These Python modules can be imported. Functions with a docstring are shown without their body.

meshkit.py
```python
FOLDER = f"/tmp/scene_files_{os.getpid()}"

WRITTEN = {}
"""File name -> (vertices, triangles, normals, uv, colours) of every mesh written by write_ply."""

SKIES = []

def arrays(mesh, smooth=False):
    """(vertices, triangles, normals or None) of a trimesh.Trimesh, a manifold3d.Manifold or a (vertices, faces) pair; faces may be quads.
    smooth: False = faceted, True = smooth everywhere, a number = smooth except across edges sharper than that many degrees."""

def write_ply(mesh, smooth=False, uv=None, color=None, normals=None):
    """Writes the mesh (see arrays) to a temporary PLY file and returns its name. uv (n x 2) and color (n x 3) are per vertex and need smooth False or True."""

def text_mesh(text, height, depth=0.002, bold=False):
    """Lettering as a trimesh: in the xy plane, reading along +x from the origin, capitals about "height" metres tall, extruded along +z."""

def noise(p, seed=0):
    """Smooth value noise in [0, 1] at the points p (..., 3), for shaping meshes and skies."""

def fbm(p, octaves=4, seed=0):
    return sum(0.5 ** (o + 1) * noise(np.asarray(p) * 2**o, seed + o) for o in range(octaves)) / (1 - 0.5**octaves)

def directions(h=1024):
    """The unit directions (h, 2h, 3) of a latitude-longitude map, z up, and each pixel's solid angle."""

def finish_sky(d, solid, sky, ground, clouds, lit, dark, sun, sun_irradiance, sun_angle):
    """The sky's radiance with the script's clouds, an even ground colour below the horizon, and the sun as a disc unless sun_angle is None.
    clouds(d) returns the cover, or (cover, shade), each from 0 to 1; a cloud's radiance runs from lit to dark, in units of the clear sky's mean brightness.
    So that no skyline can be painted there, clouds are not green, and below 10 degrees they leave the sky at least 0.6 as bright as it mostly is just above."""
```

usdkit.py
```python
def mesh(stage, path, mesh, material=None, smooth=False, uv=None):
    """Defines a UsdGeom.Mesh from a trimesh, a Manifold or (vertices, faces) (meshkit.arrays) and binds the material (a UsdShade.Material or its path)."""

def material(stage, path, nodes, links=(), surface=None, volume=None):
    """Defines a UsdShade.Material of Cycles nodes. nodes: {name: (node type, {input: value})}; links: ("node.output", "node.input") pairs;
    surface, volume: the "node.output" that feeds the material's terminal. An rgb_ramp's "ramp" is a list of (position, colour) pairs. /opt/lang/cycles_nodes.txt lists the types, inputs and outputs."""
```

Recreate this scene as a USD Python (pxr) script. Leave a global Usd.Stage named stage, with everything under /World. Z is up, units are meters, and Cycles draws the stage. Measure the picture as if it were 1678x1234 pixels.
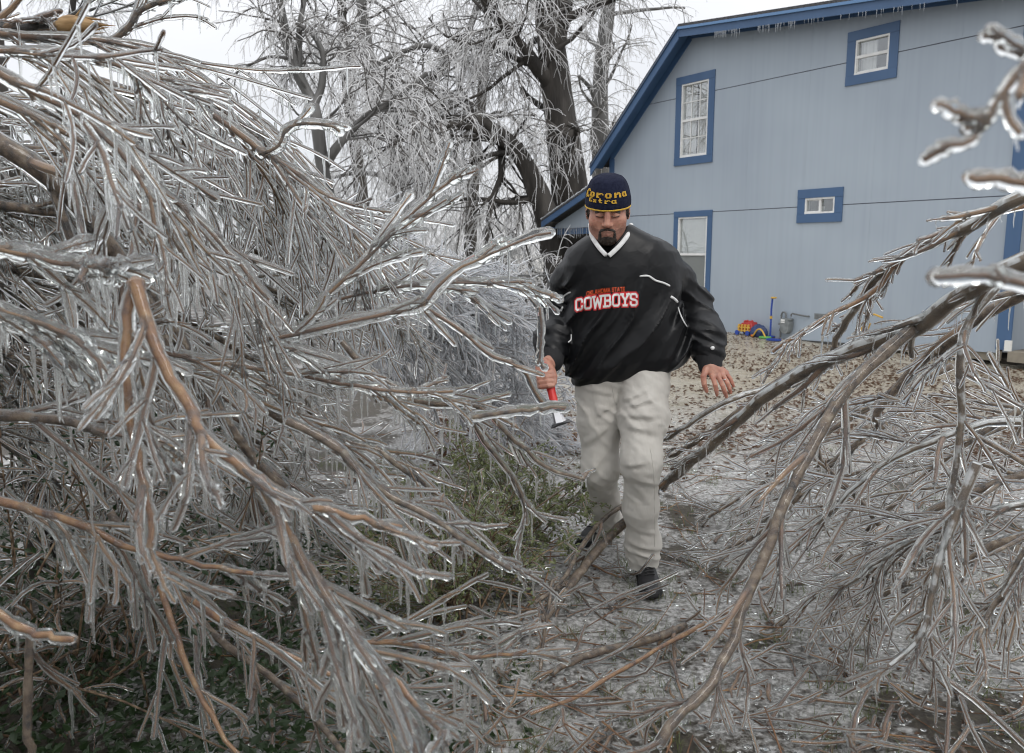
import math, numpy as np, trimesh, usdkit, meshkit
import manifold3d as m3
from manifold3d import Manifold, CrossSection
from pxr import Usd, UsdGeom, UsdLux, UsdShade, Gf, Sdf, Vt

stage = Usd.Stage.CreateInMemory()
UsdGeom.SetStageUpAxis(stage, UsdGeom.Tokens.z)
world = UsdGeom.Xform.Define(stage, '/World')
UsdGeom.Scope.Define(stage, '/World/Looks')

# ------------------------------------------------------------------ camera, sky, sun, exposure
FPX, PITCH, CAM_H, CX, CY = 1330.0, math.radians(8.6), 1.45, 839.0, 617.0
cam = UsdGeom.Camera.Define(stage, '/World/camera')
cam.CreateHorizontalApertureAttr(36.0)
cam.CreateFocalLengthAttr(FPX / 1678 * 36.0)
cam.CreateFStopAttr(5.6)
cam.CreateFocusDistanceAttr(3.3)
cam.CreateExposureAttr(0.0)
cam.CreateClippingRangeAttr(Gf.Vec2f(0.05, 5000))
xc = UsdGeom.Xformable(cam)
xc.AddTranslateOp().Set(Gf.Vec3d(0, 0, CAM_H))
xc.AddRotateXOp().Set(90 - math.degrees(PITCH))

SUN_EL, SUN_AZ = math.radians(48), math.radians(150)          # an overcast noon, the sun veiled behind the camera's right
mk = lambda name, nodes, links=(), surface=None, volume=None: usdkit.material(stage, '/World/Looks/' + name, nodes, links, surface, volume)
sky_m = mk('overcast_sky', {
    'sky': ('sky_texture', {'sky_type': 'single_scattering', 'sun_disc': False, 'sun_elevation': SUN_EL, 'sun_rotation': SUN_AZ}),
    'tc': ('texture_coordinate', {}),
    'sep': ('separate_xyz', {}),
    'n': ('noise_texture', {'scale': 2.2, 'detail': 5.0, 'roughness': 0.55}),
    'cl': ('rgb_ramp', {'ramp': [(0.3, (6.9, 7.05, 7.4)), (0.7, (8.3, 8.4, 8.65))]}),
    'up': ('map_range', {'from_min': -0.05, 'from_max': 1.0, 'to_min': 1.0, 'to_max': 2.2, 'clamp': True}),
    'sc': ('vector_math', {'math_type': 'scale'}),
    'mix': ('mix_color', {'blend_type': 'mix', 'fac': 0.93}),
    'bg': ('background_shader', {'strength': 0.1})},
    [('tc.generated', 'n.vector'), ('n.fac', 'cl.fac'), ('tc.generated', 'sep.vector'), ('sep.z', 'up.value'), ('cl.color', 'sc.vector1'), ('up.result', 'sc.scale'),
     ('sky.color', 'mix.a'), ('sc.vector', 'mix.b'), ('mix.result', 'bg.color')], surface='bg.background')
dome = UsdLux.DomeLight.Define(stage, '/World/sky')
dome.CreateIntensityAttr(1.0)
UsdShade.MaterialBindingAPI.Apply(dome.GetPrim()).Bind(sky_m)
dome.GetPrim().SetCustomDataByKey('kind', 'structure')
sun = UsdLux.DistantLight.Define(stage, '/World/sun')
sun.CreateNormalizeAttr(True)
sun.CreateIntensityAttr(0.3)
sun.CreateAngleAttr(25.0)
sun.CreateColorAttr(Gf.Vec3f(1.0, 0.97, 0.93))
_sd = np.array([math.cos(SUN_EL) * math.sin(SUN_AZ), math.cos(SUN_EL) * math.cos(SUN_AZ), math.sin(SUN_EL)])
sun_q = Gf.Rotation(Gf.Vec3d(0, 0, 1), Gf.Vec3d(*map(float, _sd)))
UsdGeom.Xformable(sun).AddTransformOp().Set(Gf.Matrix4d().SetRotate(sun_q))

# ------------------------------------------------------------------ helpers
CAM = np.array([0, 0, CAM_H])
def ray(px, py):
    x, y, c, s = (px - CX) / FPX, (CY - py) / FPX, math.cos(PITCH), math.sin(PITCH)
    return np.array([x, c + s * y, -s + c * y])
def G(px, py, z=0.0):
    r = ray(px, py); return CAM + r * ((z - CAM_H) / r[2])
def at(px, py, Y):
    r = ray(px, py); return CAM + r * (Y / r[1])
_names = {}
def path_of(parent, name):
    base = (str(parent.GetPath()) if parent is not None else '/World') + '/' + name
    k = _names.get(base, 0); _names[base] = k + 1
    return base if k == 0 else f'{base}_{k:03d}'
def prim_of(x): return x.GetPrim() if hasattr(x, 'GetPrim') else x
def tag(o, label=None, cat=None, group=None, kind=None):
    p = prim_of(o)
    for k, v in (('label', label), ('category', cat), ('group', group), ('kind', kind)):
        if v: p.SetCustomDataByKey(k, v)
    return p
def thing(name, label, cat, group=None, loc=(0, 0, 0), rz=0.0):
    x = UsdGeom.Xform.Define(stage, path_of(None, name))
    x.AddTranslateOp().Set(Gf.Vec3d(*map(float, loc)))
    if rz: x.AddRotateZOp().Set(math.degrees(rz))
    return tag(x, label, cat, group)
def obj(name, mesh, material, parent=None, smooth=False, kind=None, label=None, cat=None, group=None):
    m = usdkit.mesh(stage, path_of(parent, name), mesh, material, smooth)
    return tag(m, label, cat, group, kind)
def join(ms): return trimesh.util.concatenate([tm(m) for m in ms])
def tm(m):
    if isinstance(m, trimesh.Trimesh): return m
    v, f, _ = meshkit.arrays(m); return trimesh.Trimesh(v, f, process=False)
def box(x0, x1, y0, y1, z0, z1):
    b = trimesh.creation.box([x1 - x0, y1 - y0, z1 - z0]); b.apply_translation([(x0 + x1) / 2, (y0 + y1) / 2, (z0 + z1) / 2]); return b
def rbox(x0, x1, y0, y1, z0, z1, r=0.004):
    c = CrossSection.square((x1 - x0 - 2 * r, y1 - y0 - 2 * r)).translate((x0 + r, y0 + r)).offset(r, m3.JoinType.Round, 2, 12)
    a = Manifold.extrude(c, z1 - z0 - 2 * r).translate((0, 0, z0 + r))
    b = Manifold.extrude(CrossSection.square((x1 - x0 - 2 * r, y1 - y0 - 2 * r)).translate((x0 + r, y0 + r)), z1 - z0).translate((0, 0, z0))
    return tm(Manifold.batch_hull([a, b]))
def norm(v): return v / np.maximum(np.linalg.norm(v, axis=-1, keepdims=True), 1e-9)
def spline(pts, n):
    from scipy.interpolate import PchipInterpolator
    pts = np.asarray(pts, float); t = np.r_[0, np.cumsum(np.linalg.norm(np.diff(pts, axis=0), axis=1))]
    return PchipInterpolator(t / t[-1], pts)(np.linspace(0, 1, n))

def tubes(P, R, k=6, squash=None, shift=None, tip=True):
    """P (B,n,3) centre lines, R (B,n) radii: one mesh of B closed tubes with k sides. squash: vertical stretch of the section; shift (B,n): centre moved along -z."""
    P = np.asarray(P, float); R = np.asarray(R, float)
    if P.ndim == 2: P, R = P[None], R[None]
    B, n, _ = P.shape
    T = norm(np.gradient(P, axis=1))
    Tm = norm(P[:, -1] - P[:, 0] + 1e-6)
    ref = np.where((np.abs(Tm[:, 2]) > 0.85)[:, None], np.array([[1.0, 0.2, 0]]), np.array([[0, 0, 1.0]]))[:, None]
    U = norm(np.cross(T, ref)); V = np.cross(U, T)               # U sideways, V upwards
    a = np.arange(k) / k * 2 * np.pi
    sq = 1.0 if squash is None else squash
    ring = U[:, :, None] * np.cos(a)[:, None] + V[:, :, None] * (np.sin(a) * sq)[:, None]
    X = P[:, :, None] + ring * R[:, :, None, None]
    if shift is not None: X[..., 2] -= np.asarray(shift)[:, :, None]
    v = np.concatenate([X.reshape(B, n * k, 3), P[:, :1] - (0 if shift is None else np.stack([0 * shift[:, :1], 0 * shift[:, :1], shift[:, :1]], -1)), P[:, -1:] - (0 if shift is None else np.stack([0 * shift[:, -1:], 0 * shift[:, -1:], shift[:, -1:]], -1))], 1)
    i = np.arange(n - 1)[:, None] * k; j = np.arange(k)[None]; j2 = (j + 1) % k
    q = np.stack([i + j, i + k + j, i + k + j2, i + j2], -1).reshape(-1, 4)
    f = np.concatenate([q[:, [0, 1, 2]], q[:, [0, 2, 3]], np.stack([j[0], j2[0], np.full(k, n * k)], 1), np.stack([(n - 1) * k + j2[0], (n - 1) * k + j[0], np.full(k, n * k + 1)], 1)])
    F = (f[None] + (np.arange(B) * (n * k + 2))[:, None, None]).reshape(-1, 3)
    return v.reshape(-1, 3), F
def merge(*ms):
    vs, fs, o = [], [], 0
    for v, f in ms:
        vs.append(v); fs.append(f + o); o += len(v)
    return np.concatenate(vs), np.concatenate(fs)
# ------------------------------------------------------------------ materials
def plain(name, col, rough=0.6, spec=0.5, **kw):
    return mk(name, {'p': ('principled_bsdf', {'base_color': col, 'roughness': rough, 'specular_ior_level': spec, **kw})}, surface='p.BSDF')
def noisy(name, cols, scale, rough=0.6, bump=0.0, bscale=None, detail=4.0, stretch=None, space='position', spec=0.5, dist=0.002, lo=0.3, hi=0.7, **kw):
    nodes = {'g': ('geometry', {}), 'map': ('mapping', {'scale': stretch or (1, 1, 1)}), 'n': ('noise_texture', {'scale': scale, 'detail': detail}),
             'r': ('rgb_ramp', {'ramp': [(lo + (hi - lo) * i / (len(cols) - 1), c) for i, c in enumerate(cols)]}), 'p': ('principled_bsdf', {'roughness': rough, 'specular_ior_level': spec, **kw})}
    links = [('g.position', 'map.vector'), ('map.vector', 'n.vector'), ('n.fac', 'r.fac'), ('r.color', 'p.base_color')]
    if bump:
        nodes['n2'] = ('noise_texture', {'scale': bscale or scale * 3, 'detail': 5.0}); nodes['b'] = ('bump', {'strength': bump, 'distance': dist})
        links += [('map.vector', 'n2.vector'), ('n2.fac', 'b.height'), ('b.normal', 'p.normal')]
    return mk(name, nodes, links, surface='p.BSDF')
ICE = mk('clear_ice', {'g': ('geometry', {}), 'n': ('noise_texture', {'scale': 55.0, 'detail': 2.0}), 'b': ('bump', {'strength': 0.25, 'distance': 0.003}),
    'p': ('glass_bsdf', {'color': (0.985, 0.992, 0.985), 'roughness': 0.0, 'IOR': 1.31}), 'd': ('diffuse_bsdf', {'color': (0.86, 0.87, 0.88)}), 'tr': ('translucent_bsdf', {'color': (0.86, 0.87, 0.88)}), 'm1': ('mix_closure', {'fac': 0.5}), 'm': ('mix_closure', {'fac': 0.040})},
    [('g.position', 'n.vector'), ('n.fac', 'b.height'), ('b.normal', 'p.normal'), ('d.BSDF', 'm1.closure1'), ('tr.BSDF', 'm1.closure2'), ('p.BSDF', 'm.closure1'), ('m1.closure', 'm.closure2')], surface='m.closure')
WILLOW = noisy('orange_bark', [(0.07, 0.028, 0.012), (0.20, 0.085, 0.026), (0.27, 0.13, 0.04), (0.36, 0.21, 0.085)], 30.0, rough=0.5, bump=0.3, bscale=90)
TWIG = noisy('red_brown_twig', [(0.050, 0.024, 0.012), (0.145, 0.072, 0.033), (0.27, 0.155, 0.068)], 5.0, rough=0.5)
BARK = noisy('grey_brown_bark', [(0.03, 0.02, 0.013), (0.10, 0.062, 0.034), (0.17, 0.115, 0.068), (0.30, 0.24, 0.17)], 38.0, rough=0.7, bump=0.8, bscale=110, detail=6.0, lo=.32, hi=.72)
FROSTBARK = mk('frosted_bark', {'g': ('geometry', {}), 'n': ('noise_texture', {'scale': 16.0, 'detail': 5.0}), 'r': ('rgb_ramp', {'ramp': [(0.3, (0.06, 0.04, 0.025)), (0.55, (0.14, 0.095, 0.055)), (0.8, (0.22, 0.16, 0.10))]}),
    'n2': ('noise_texture', {'scale': 24.0, 'detail': 4.0}), 'sep': ('separate_xyz', {}), 'add': ('math', {'math_type': 'multiply_add', 'value2': 0.30}), 'mr': ('map_range', {'from_min': 0.49, 'from_max': 0.64, 'to_min': 0.0, 'to_max': 0.85, 'clamp': True}),
    'mix': ('mix_color', {'blend_type': 'mix', 'b': (0.60, 0.61, 0.61)}), 'b': ('bump', {'strength': 0.5, 'distance': 0.004}), 'p': ('principled_bsdf', {'roughness': 0.45})},
    [('g.position', 'n.vector'), ('n.fac', 'r.fac'), ('g.position', 'n2.vector'), ('g.true_normal', 'sep.vector'), ('sep.z', 'add.value1'), ('n2.fac', 'add.value3'), ('add.value', 'mr.value'), ('r.color', 'mix.a'), ('mr.result', 'mix.fac'), ('mix.result', 'p.base_color'), ('n.fac', 'b.height'), ('b.normal', 'p.normal')], surface='p.BSDF')
TRUNK = noisy('dark_wet_trunk', [(0.014, 0.012, 0.010), (0.036, 0.031, 0.026), (0.075, 0.067, 0.058)], 3.0, rough=0.75, bump=0.9, bscale=9, stretch=(1, 1, 0.25), dist=0.05)
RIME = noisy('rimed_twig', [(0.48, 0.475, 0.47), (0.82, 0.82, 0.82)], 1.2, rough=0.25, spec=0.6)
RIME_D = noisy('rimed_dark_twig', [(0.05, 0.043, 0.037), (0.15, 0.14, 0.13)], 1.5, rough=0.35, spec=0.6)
TRUNK_I = noisy('iced_grey_trunk', [(0.05, 0.048, 0.045), (0.10, 0.097, 0.092), (0.19, 0.185, 0.18)], 3.0, rough=0.5, bump=0.7, bscale=9, stretch=(1, 1, 0.25), dist=0.04)
# ------------------------------------------------------------------ iced branches
def grow(rng, base, d0, L, n, sag=0.25, wig=0.10, up=0.0):
    """B twigs grown from base (B,3) along d0 (B,3) with length L (B,): centre lines (B,n,3)."""
    B = len(base); d = norm(d0); step = (L / (n - 1))[:, None]
    pts = [base]; w = rng.normal(0, wig, (B, 3))
    for i in range(1, n):
        w = 0.6 * w + rng.normal(0, wig, (B, 3))
        d = norm(d + w * 0.5 + np.array([0, 0, -sag / (n - 1) + up / (n - 1)]))
        pts.append(pts[-1] + d * step)
    return np.stack(pts, 1)
def along(P, t):
    """Points and tangents at t (B,m) of each line of P (B,n,3)."""
    B, n, _ = P.shape; x = np.clip(t, 0, 1) * (n - 1); i = np.minimum(x.astype(int), n - 2); u = (x - i)[..., None]; b = np.arange(B)[:, None]
    return P[b, i] * (1 - u) + P[b, i + 1] * u, norm(P[b, i + 1] - P[b, i])
def side_dirs(rng, T, ang, flat=0.0):
    """Directions leaving tangents T at angle ang, mostly within the plane that is 'flat'."""
    r = rng.normal(0, 1, T.shape); r[..., 2] *= (1 - flat)
    r = norm(r - (r * T).sum(-1, keepdims=True) * T)
    return T * np.cos(ang)[..., None] + r * np.sin(ang)[..., None]
def taper(B, n, r0, r1):
    t = np.linspace(0, 1, n)[None]; return np.broadcast_to(np.asarray(r0, float).reshape(-1, 1) * (1 - t) + np.asarray(r1, float).reshape(-1, 1) * t, (B, n)).copy()
def coat(rng, P, R, thick, k=7, lump=0.22):
    """The ice round centre lines P with wood radii R: thicker below, lumpy, with rounded ends."""
    B, n, _ = P.shape
    rad = R + thick[:, None] * (1 + lump * rng.normal(0, 1, (B, n)).clip(-1.2, 1.8))
    # extra rings close the ends roundly
    P2 = np.concatenate([P[:, :1] * 1.0 - 0.0, P], 1); d = norm(P[:, -1] - P[:, -2]); d0 = norm(P[:, 0] - P[:, 1])
    P2[:, 0] = P[:, 0] + d0 * rad[:, :1] * 0.5
    P2 = np.concatenate([P2, P[:, -1:] + d[:, None] * rad[:, -1:, None] * 0.9], 1)
    r2 = np.concatenate([rad[:, :1] * 0.5, rad, rad[:, -1:] * 0.45], 1)
    T = np.gradient(P2, axis=1); hor = np.sqrt(1 - norm(T)[..., 2] ** 2)
    sh = (r2 - np.concatenate([R[:, :1], R, R[:, -1:]], 1)).clip(0) * 0.22 * hor
    return tubes(P2, r2, k, squash=1.18, shift=-sh * 0.2)
def icicles(rng, P, rad, per_m, lmin, lmax, k=4):
    """Icicles under the lines P (B,n,3) whose ice has radius rad (B,)."""
    Ls = np.linalg.norm(np.diff(P, axis=1), axis=-1).sum(1); cnt = rng.poisson(per_m * Ls)
    b = np.repeat(np.arange(len(P)), cnt)
    if len(b) == 0: return None
    p, T = along(P[b], rng.uniform(0.05, 1, (len(b), 1))); p, T = p[:, 0], T[:, 0]
    ok = np.abs(T[:, 2]) < 0.9; b, p = b[ok], p[ok]
    if len(b) == 0: return None
    L = lmin + (lmax - lmin) * rng.beta(1.2, 2.6, len(b)); r = np.clip(0.0018 + 0.018 * L, 0.0016, 0.0050) * rng.uniform(0.8, 1.2, len(b))
    z = np.array([0, 0.3, 0.65, 0.92, 1.0]); prof = np.array([1.35, 0.95, 0.72, 0.5, 0.12])
    C = np.repeat(p[:, None], 5, 1) + rng.normal(0, 0.0012, (len(b), 5, 3)); C[..., 2] = p[:, None, 2] - rad[b][:, None] * 0.6 - L[:, None] * z
    return tubes(C, r[:, None] * prof[None], k)

def limb(name, label, cat, pts, r0, r1, seed, wood=None, twig=None, ice=0.0054, n1=10, l1=0.7, n2=6, l2=0.35, n3=0, l3=0.12, flat=0.4, sag=0.45, ang=(0.45, 0.9), t0=0.08,
         icicle=5.0, ilen=(0.02, 0.14), group=None, kk=(6, 5, 4), detail=(14, 7, 5), main_ice=None, up=0.0, follow=0.0, ice_m=None, into=None, drop=0.0, twig_r=(0.0013, 0.0021), sep=True):
    """A fallen limb as ONE thing: stem, side branches, joined twigs, the ice on them and its icicles. pts: world points of the stem."""
    rng = np.random.default_rng(seed); ice_m = ice_m or ICE
    x = into[0] if into else thing(name, label, cat, group, loc=pts[0]); o = np.asarray(into[1] if into else pts[0], float)
    M = spline(np.asarray(pts, float) - o, max(detail[0], 3 * len(pts)))[None]
    nm = M.shape[1]; Lm = np.linalg.norm(np.diff(M[0], axis=0), axis=1).sum()
    M = M + rng.normal(0, min(.004, r0 * .45), M.shape) * np.linspace(0, 1, nm)[None, :, None]
    Rm = taper(1, nm, [r0], [r1]) * (1 + 0.05 * rng.normal(0, 1, (1, nm)))
    wood, twig = wood or BARK, twig or TWIG
    Rm = Rm * (1 + .10 * (rng.random((1, nm)) < .18)); obj('stem', tubes(M, Rm, 8), wood, x, smooth=60)
    ices, cyl = [coat(rng, M, Rm, np.array([main_ice if main_ice is not None else ice]), kk[0] + 1)], []
    c = icicles(rng, M, Rm.mean(1) + ice, icicle, *ilen)
    if c: cyl.append(c)
    levels = [(M, Rm)]
    if n1:
        t = (t0 + (1 - t0) * (np.arange(n1) + rng.uniform(0, 1, n1)) / n1)[None]
        p, T = along(M, t); p, T = p[0], T[0]
        d = norm(side_dirs(rng, T, rng.uniform(*ang, n1), flat) - [0, 0, drop])
        L = l1 * (1.15 - 0.65 * t[0]) * rng.uniform(0.6, 1.25, n1)
        B1 = grow(rng, p, d, L, detail[1] + 2, sag, 0.085, up)
        ra = np.interp(t[0], [0, 1], [r0, r1]) * rng.uniform(0.35, 0.6, n1); ra = np.clip(ra, 0.0022, 0.018)
        R1 = taper(n1, detail[1] + 2, ra, np.clip(ra * 0.4, 0.0016, 1))
        if not sep: obj('branches', merge(*[tubes(B1[i], R1[i], 5) for i in range(n1)]), wood, x, smooth=60, kind='stuff')
        for i in range(n1 if sep else 0): obj('branch', tubes(B1[i], R1[i], 5), twig if ra[i] < 0.009 else wood, x, smooth=60)
        ices.append(coat(rng, B1, R1, ice * rng.uniform(0.75, 1.25, n1), kk[0]))
        c = icicles(rng, B1, ra + ice, icicle, *ilen)
        if c: cyl.append(c)
        tw = []
        if n2:
            t = 0.12 + 0.88 * (np.arange(n2)[None] + rng.uniform(0, 1, (n1, n2))) / n2
            p, T = along(B1, t); p, T, tt = p.reshape(-1, 3), T.reshape(-1, 3), t.ravel(); nb = len(p)
            d = norm(side_dirs(rng, T, rng.uniform(*ang, nb), flat) - [0, 0, drop * .5])
            L2 = l2 * (1.1 - 0.5 * tt) * rng.uniform(0.45, 1.3, nb) * np.repeat(L / l1, n2) ** 0.5
            B2 = grow(rng, p, d, L2, detail[2] + 2, sag, 0.07, up)
            rb = rng.uniform(*twig_r, nb); R2 = taper(nb, detail[2] + 2, rb, rb * 0.7)
            tw.append(tubes(B2, R2, 3)); ices.append(coat(rng, B2, R2, ice * rng.uniform(0.5, 0.95, nb), kk[1]))
            c = icicles(rng, B2, rb + ice, icicle, *ilen)
            if c: cyl.append(c)
            if n3:
                t = 0.15 + 0.85 * (np.arange(n3)[None] + rng.uniform(0, 1, (nb, n3))) / n3
                p, T = along(B2, t); p, T = p.reshape(-1, 3), T.reshape(-1, 3); nc = len(p)
                d = side_dirs(rng, T, rng.uniform(*ang, nc), flat)
                B3 = grow(rng, p, d, l3 * rng.uniform(0.4, 1.4, nc), detail[2], sag, 0.12, up); R3 = taper(nc, detail[2], np.full(nc, 0.0012), 0.0009)
                tw.append(tubes(B3, R3, 3)); ices.append(coat(rng, B3, R3, ice * rng.uniform(0.55, 0.9, nc), kk[2]))
        if tw: obj('twigs', merge(*tw), twig, x, smooth=True, kind='stuff')
    obj('ice_coat', merge(*ices), ice_m, x, smooth=True, kind='stuff')
    if cyl: obj('icicles', merge(*cyl), ice_m, x, smooth=True, kind='stuff')
    return x
def px(*pts): return [at(*p) for p in pts]
# ------------------------------------------------------------------ the house: its end wall runs away to the left
HA = G(1185, 543); HD = np.array([0.5724, -0.8200, 0.0]); HN = np.array([-0.8200, -0.5724, 0.0])   # along the wall to the right, and out of it
def wp(s, z, o=0.0): return HA * [1, 1, 0] + HD * s + HN * o + np.array([0, 0, z])
def wbox(s0, s1, z0, z1, o0, o1):
    b = box(s0, s1, o0, o1, z0, z1); v = np.asarray(b.vertices); return trimesh.Trimesh(HA * [1, 1, 0] + v[:, :1] * HD + v[:, 1:2] * HN + v[:, 2:] * [0, 0, 1.0], b.faces[:, ::-1], process=False)
def wprism(pts, o0, o1):
    """A polygon on the wall plane (s, z), extruded from o0 to o1."""
    m = tm(Manifold.extrude(CrossSection([[tuple(p) for p in pts]], m3.FillRule.NonZero), o1 - o0)); v = np.asarray(m.vertices)
    return trimesh.Trimesh(HA * [1, 1, 0] + v[:, :1] * HD + (v[:, 2:] + o0) * HN + v[:, 1:2] * [0, 0, 1.0], m.faces, process=True) if True else None
def outward(m):
    m = trimesh.Trimesh(m.vertices, m.faces, process=True)
    if m.volume < 0: m.invert()
    return m
SIDING = mk('lavender_siding', {'g': ('geometry', {}), 'tc': ('texture_coordinate', {}), 'rot': ('vector_rotate', {'rotate_type': 'z_axis', 'angle': math.atan2(0.82, 0.5724)}), 'sep': ('separate_xyz', {}),
    'map': ('mapping', {'scale': (14, 14, 0.45)}), 'n': ('noise_texture', {'scale': 1.0, 'detail': 4.0}), 'n3': ('noise_texture', {'scale': 0.45, 'detail': 3.0}),
    'r': ('rgb_ramp', {'ramp': [(0.25, (0.310, 0.356, 0.405)), (0.5, (0.324, 0.372, 0.420)), (0.8, (0.336, 0.385, 0.432))]}), 'r3': ('rgb_ramp', {'ramp': [(0.3, (0.88, 0.88, 0.90)), (0.7, (1.05, 1.05, 1.04))]}),
    'mul': ('mix_color', {'blend_type': 'multiply', 'fac': 1.0}), 'map2': ('mapping', {'scale': (70, 70, 6)}), 'n2': ('noise_texture', {'scale': 1.0, 'detail': 5.0}), 'b': ('bump', {'strength': 0.25, 'distance': 0.004}),
    'p': ('principled_bsdf', {'roughness': 0.62, 'specular_ior_level': 0.35})},
    [('g.position', 'map.vector'), ('map.vector', 'n.vector'), ('n.fac', 'r.fac'), ('g.position', 'n3.vector'), ('n3.fac', 'r3.fac'), ('r.color', 'mul.a'), ('r3.color', 'mul.b'), ('mul.result', 'p.base_color'),
     ('g.position', 'map2.vector'), ('map2.vector', 'n2.vector'), ('n2.fac', 'b.height'), ('b.normal', 'p.normal')], surface='p.BSDF')
TRIM = noisy('blue_trim_paint', [(0.042, 0.090, 0.178), (0.052, 0.106, 0.205)], 3, rough=0.5, bump=0.15, bscale=60, stretch=(1, 1, .3))
VINYL = noisy('white_window_vinyl', [(0.60, 0.60, 0.58), (0.72, 0.72, 0.70)], 8, rough=0.4)
SHINGLE = noisy('dark_shingle', [(0.03, 0.03, 0.032), (0.08, 0.08, 0.085)], 25, rough=0.9, bump=0.5)
PANE = mk('window_glass', {'t': ('transparent_bsdf', {'color': (0.95, 0.965, 0.96)}), 'g': ('glossy_bsdf', {'color': (0.9, 0.92, 0.95), 'roughness': 0.015}), 'f': ('layer_weight', {'blend': .5}), 'mr': ('map_range', {'from_min': .0, 'from_max': .9, 'to_min': .07, 'to_max': .55, 'clamp': True}), 'm': ('mix_closure', {})},
    [('f.facing', 'mr.value'), ('mr.result', 'm.fac'), ('t.BSDF', 'm.closure1'), ('g.BSDF', 'm.closure2')], surface='m.closure')
ROOM = plain('dim_room', (0.22, 0.20, 0.18), 0.9); CURT = noisy('pale_curtain', [(0.52, 0.50, 0.48), (0.74, 0.72, 0.70)], 3, rough=0.95, stretch=(12, 12, .5)); BLIND = plain('white_blind', (0.80, 0.80, 0.77), 0.6)
DARKV = plain('dark_void', (0.012, 0.011, 0.010), 0.9); BEIGE = noisy('weathered_sill', [(0.16, 0.14, 0.11), (0.26, 0.23, 0.18)], 6, rough=0.8)

house = thing('house', 'two storey lavender blue house with dark blue trim and a steep roof edge', 'house')
S0, S1 = -3.25, 4.90                                            # wall ends
BRK, BZ, ENDZ, EVZ = -1.02, 5.62, 4.98, 3.30                       # roof break, its height under the roof, heights at the right and left ends
def roof_z(s): return np.interp(s, [S0 - .4, BRK, S1 + .4], [EVZ - .12, BZ, ENDZ - .06])
ZB = lambda s: -0.02 + 0.10 * np.clip((s - 1.5) / 3.4, 0, 1)
WIN = [(-1.37, -0.40, 3.15, 4.81), (2.285, 3.135, 4.07, 4.88), (1.515, 2.365, 1.965, 2.515), (-1.33, -0.35, 0.60, 2.27)]
TR = [.145, .145, .145, .115]
from shapely.geometry import box as sbox
def holes(): return unary_union_([sbox(a + t, c + t, b - t, d - t) for (a, b, c, d), t in zip(WIN, TR)])
from shapely.ops import unary_union as unary_union_
from shapely.geometry import Polygon as SPoly
def spoly(poly, o0, o1):
    ms = []
    for g in getattr(poly, 'geoms', [poly]):
        if g.is_empty or g.area < 1e-5: continue
        m = trimesh.creation.extrude_polygon(g, o1 - o0, engine='earcut'); v = np.asarray(m.vertices)
        ms.append(trimesh.Trimesh(HA * [1, 1, 0] + v[:, :1] * HD + (v[:, 2:] + o0) * HN + v[:, 1:2] * [0, 0, 1.0], m.faces[:, ::-1] if True else m.faces, process=False))
    return outward(trimesh.util.concatenate(ms))
OPEN = unary_union_([sbox(a + t, c + t, b - t, d - t) for (a, b, c, d), t in zip(WIN, TR)])
wall_outline = SPoly([(S0, ZB(S0)), (1.5, ZB(1.5)), (S1, ZB(S1)), (S1, roof_z(S1)), (BRK, roof_z(BRK)), (S0, roof_z(S0))])
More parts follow.
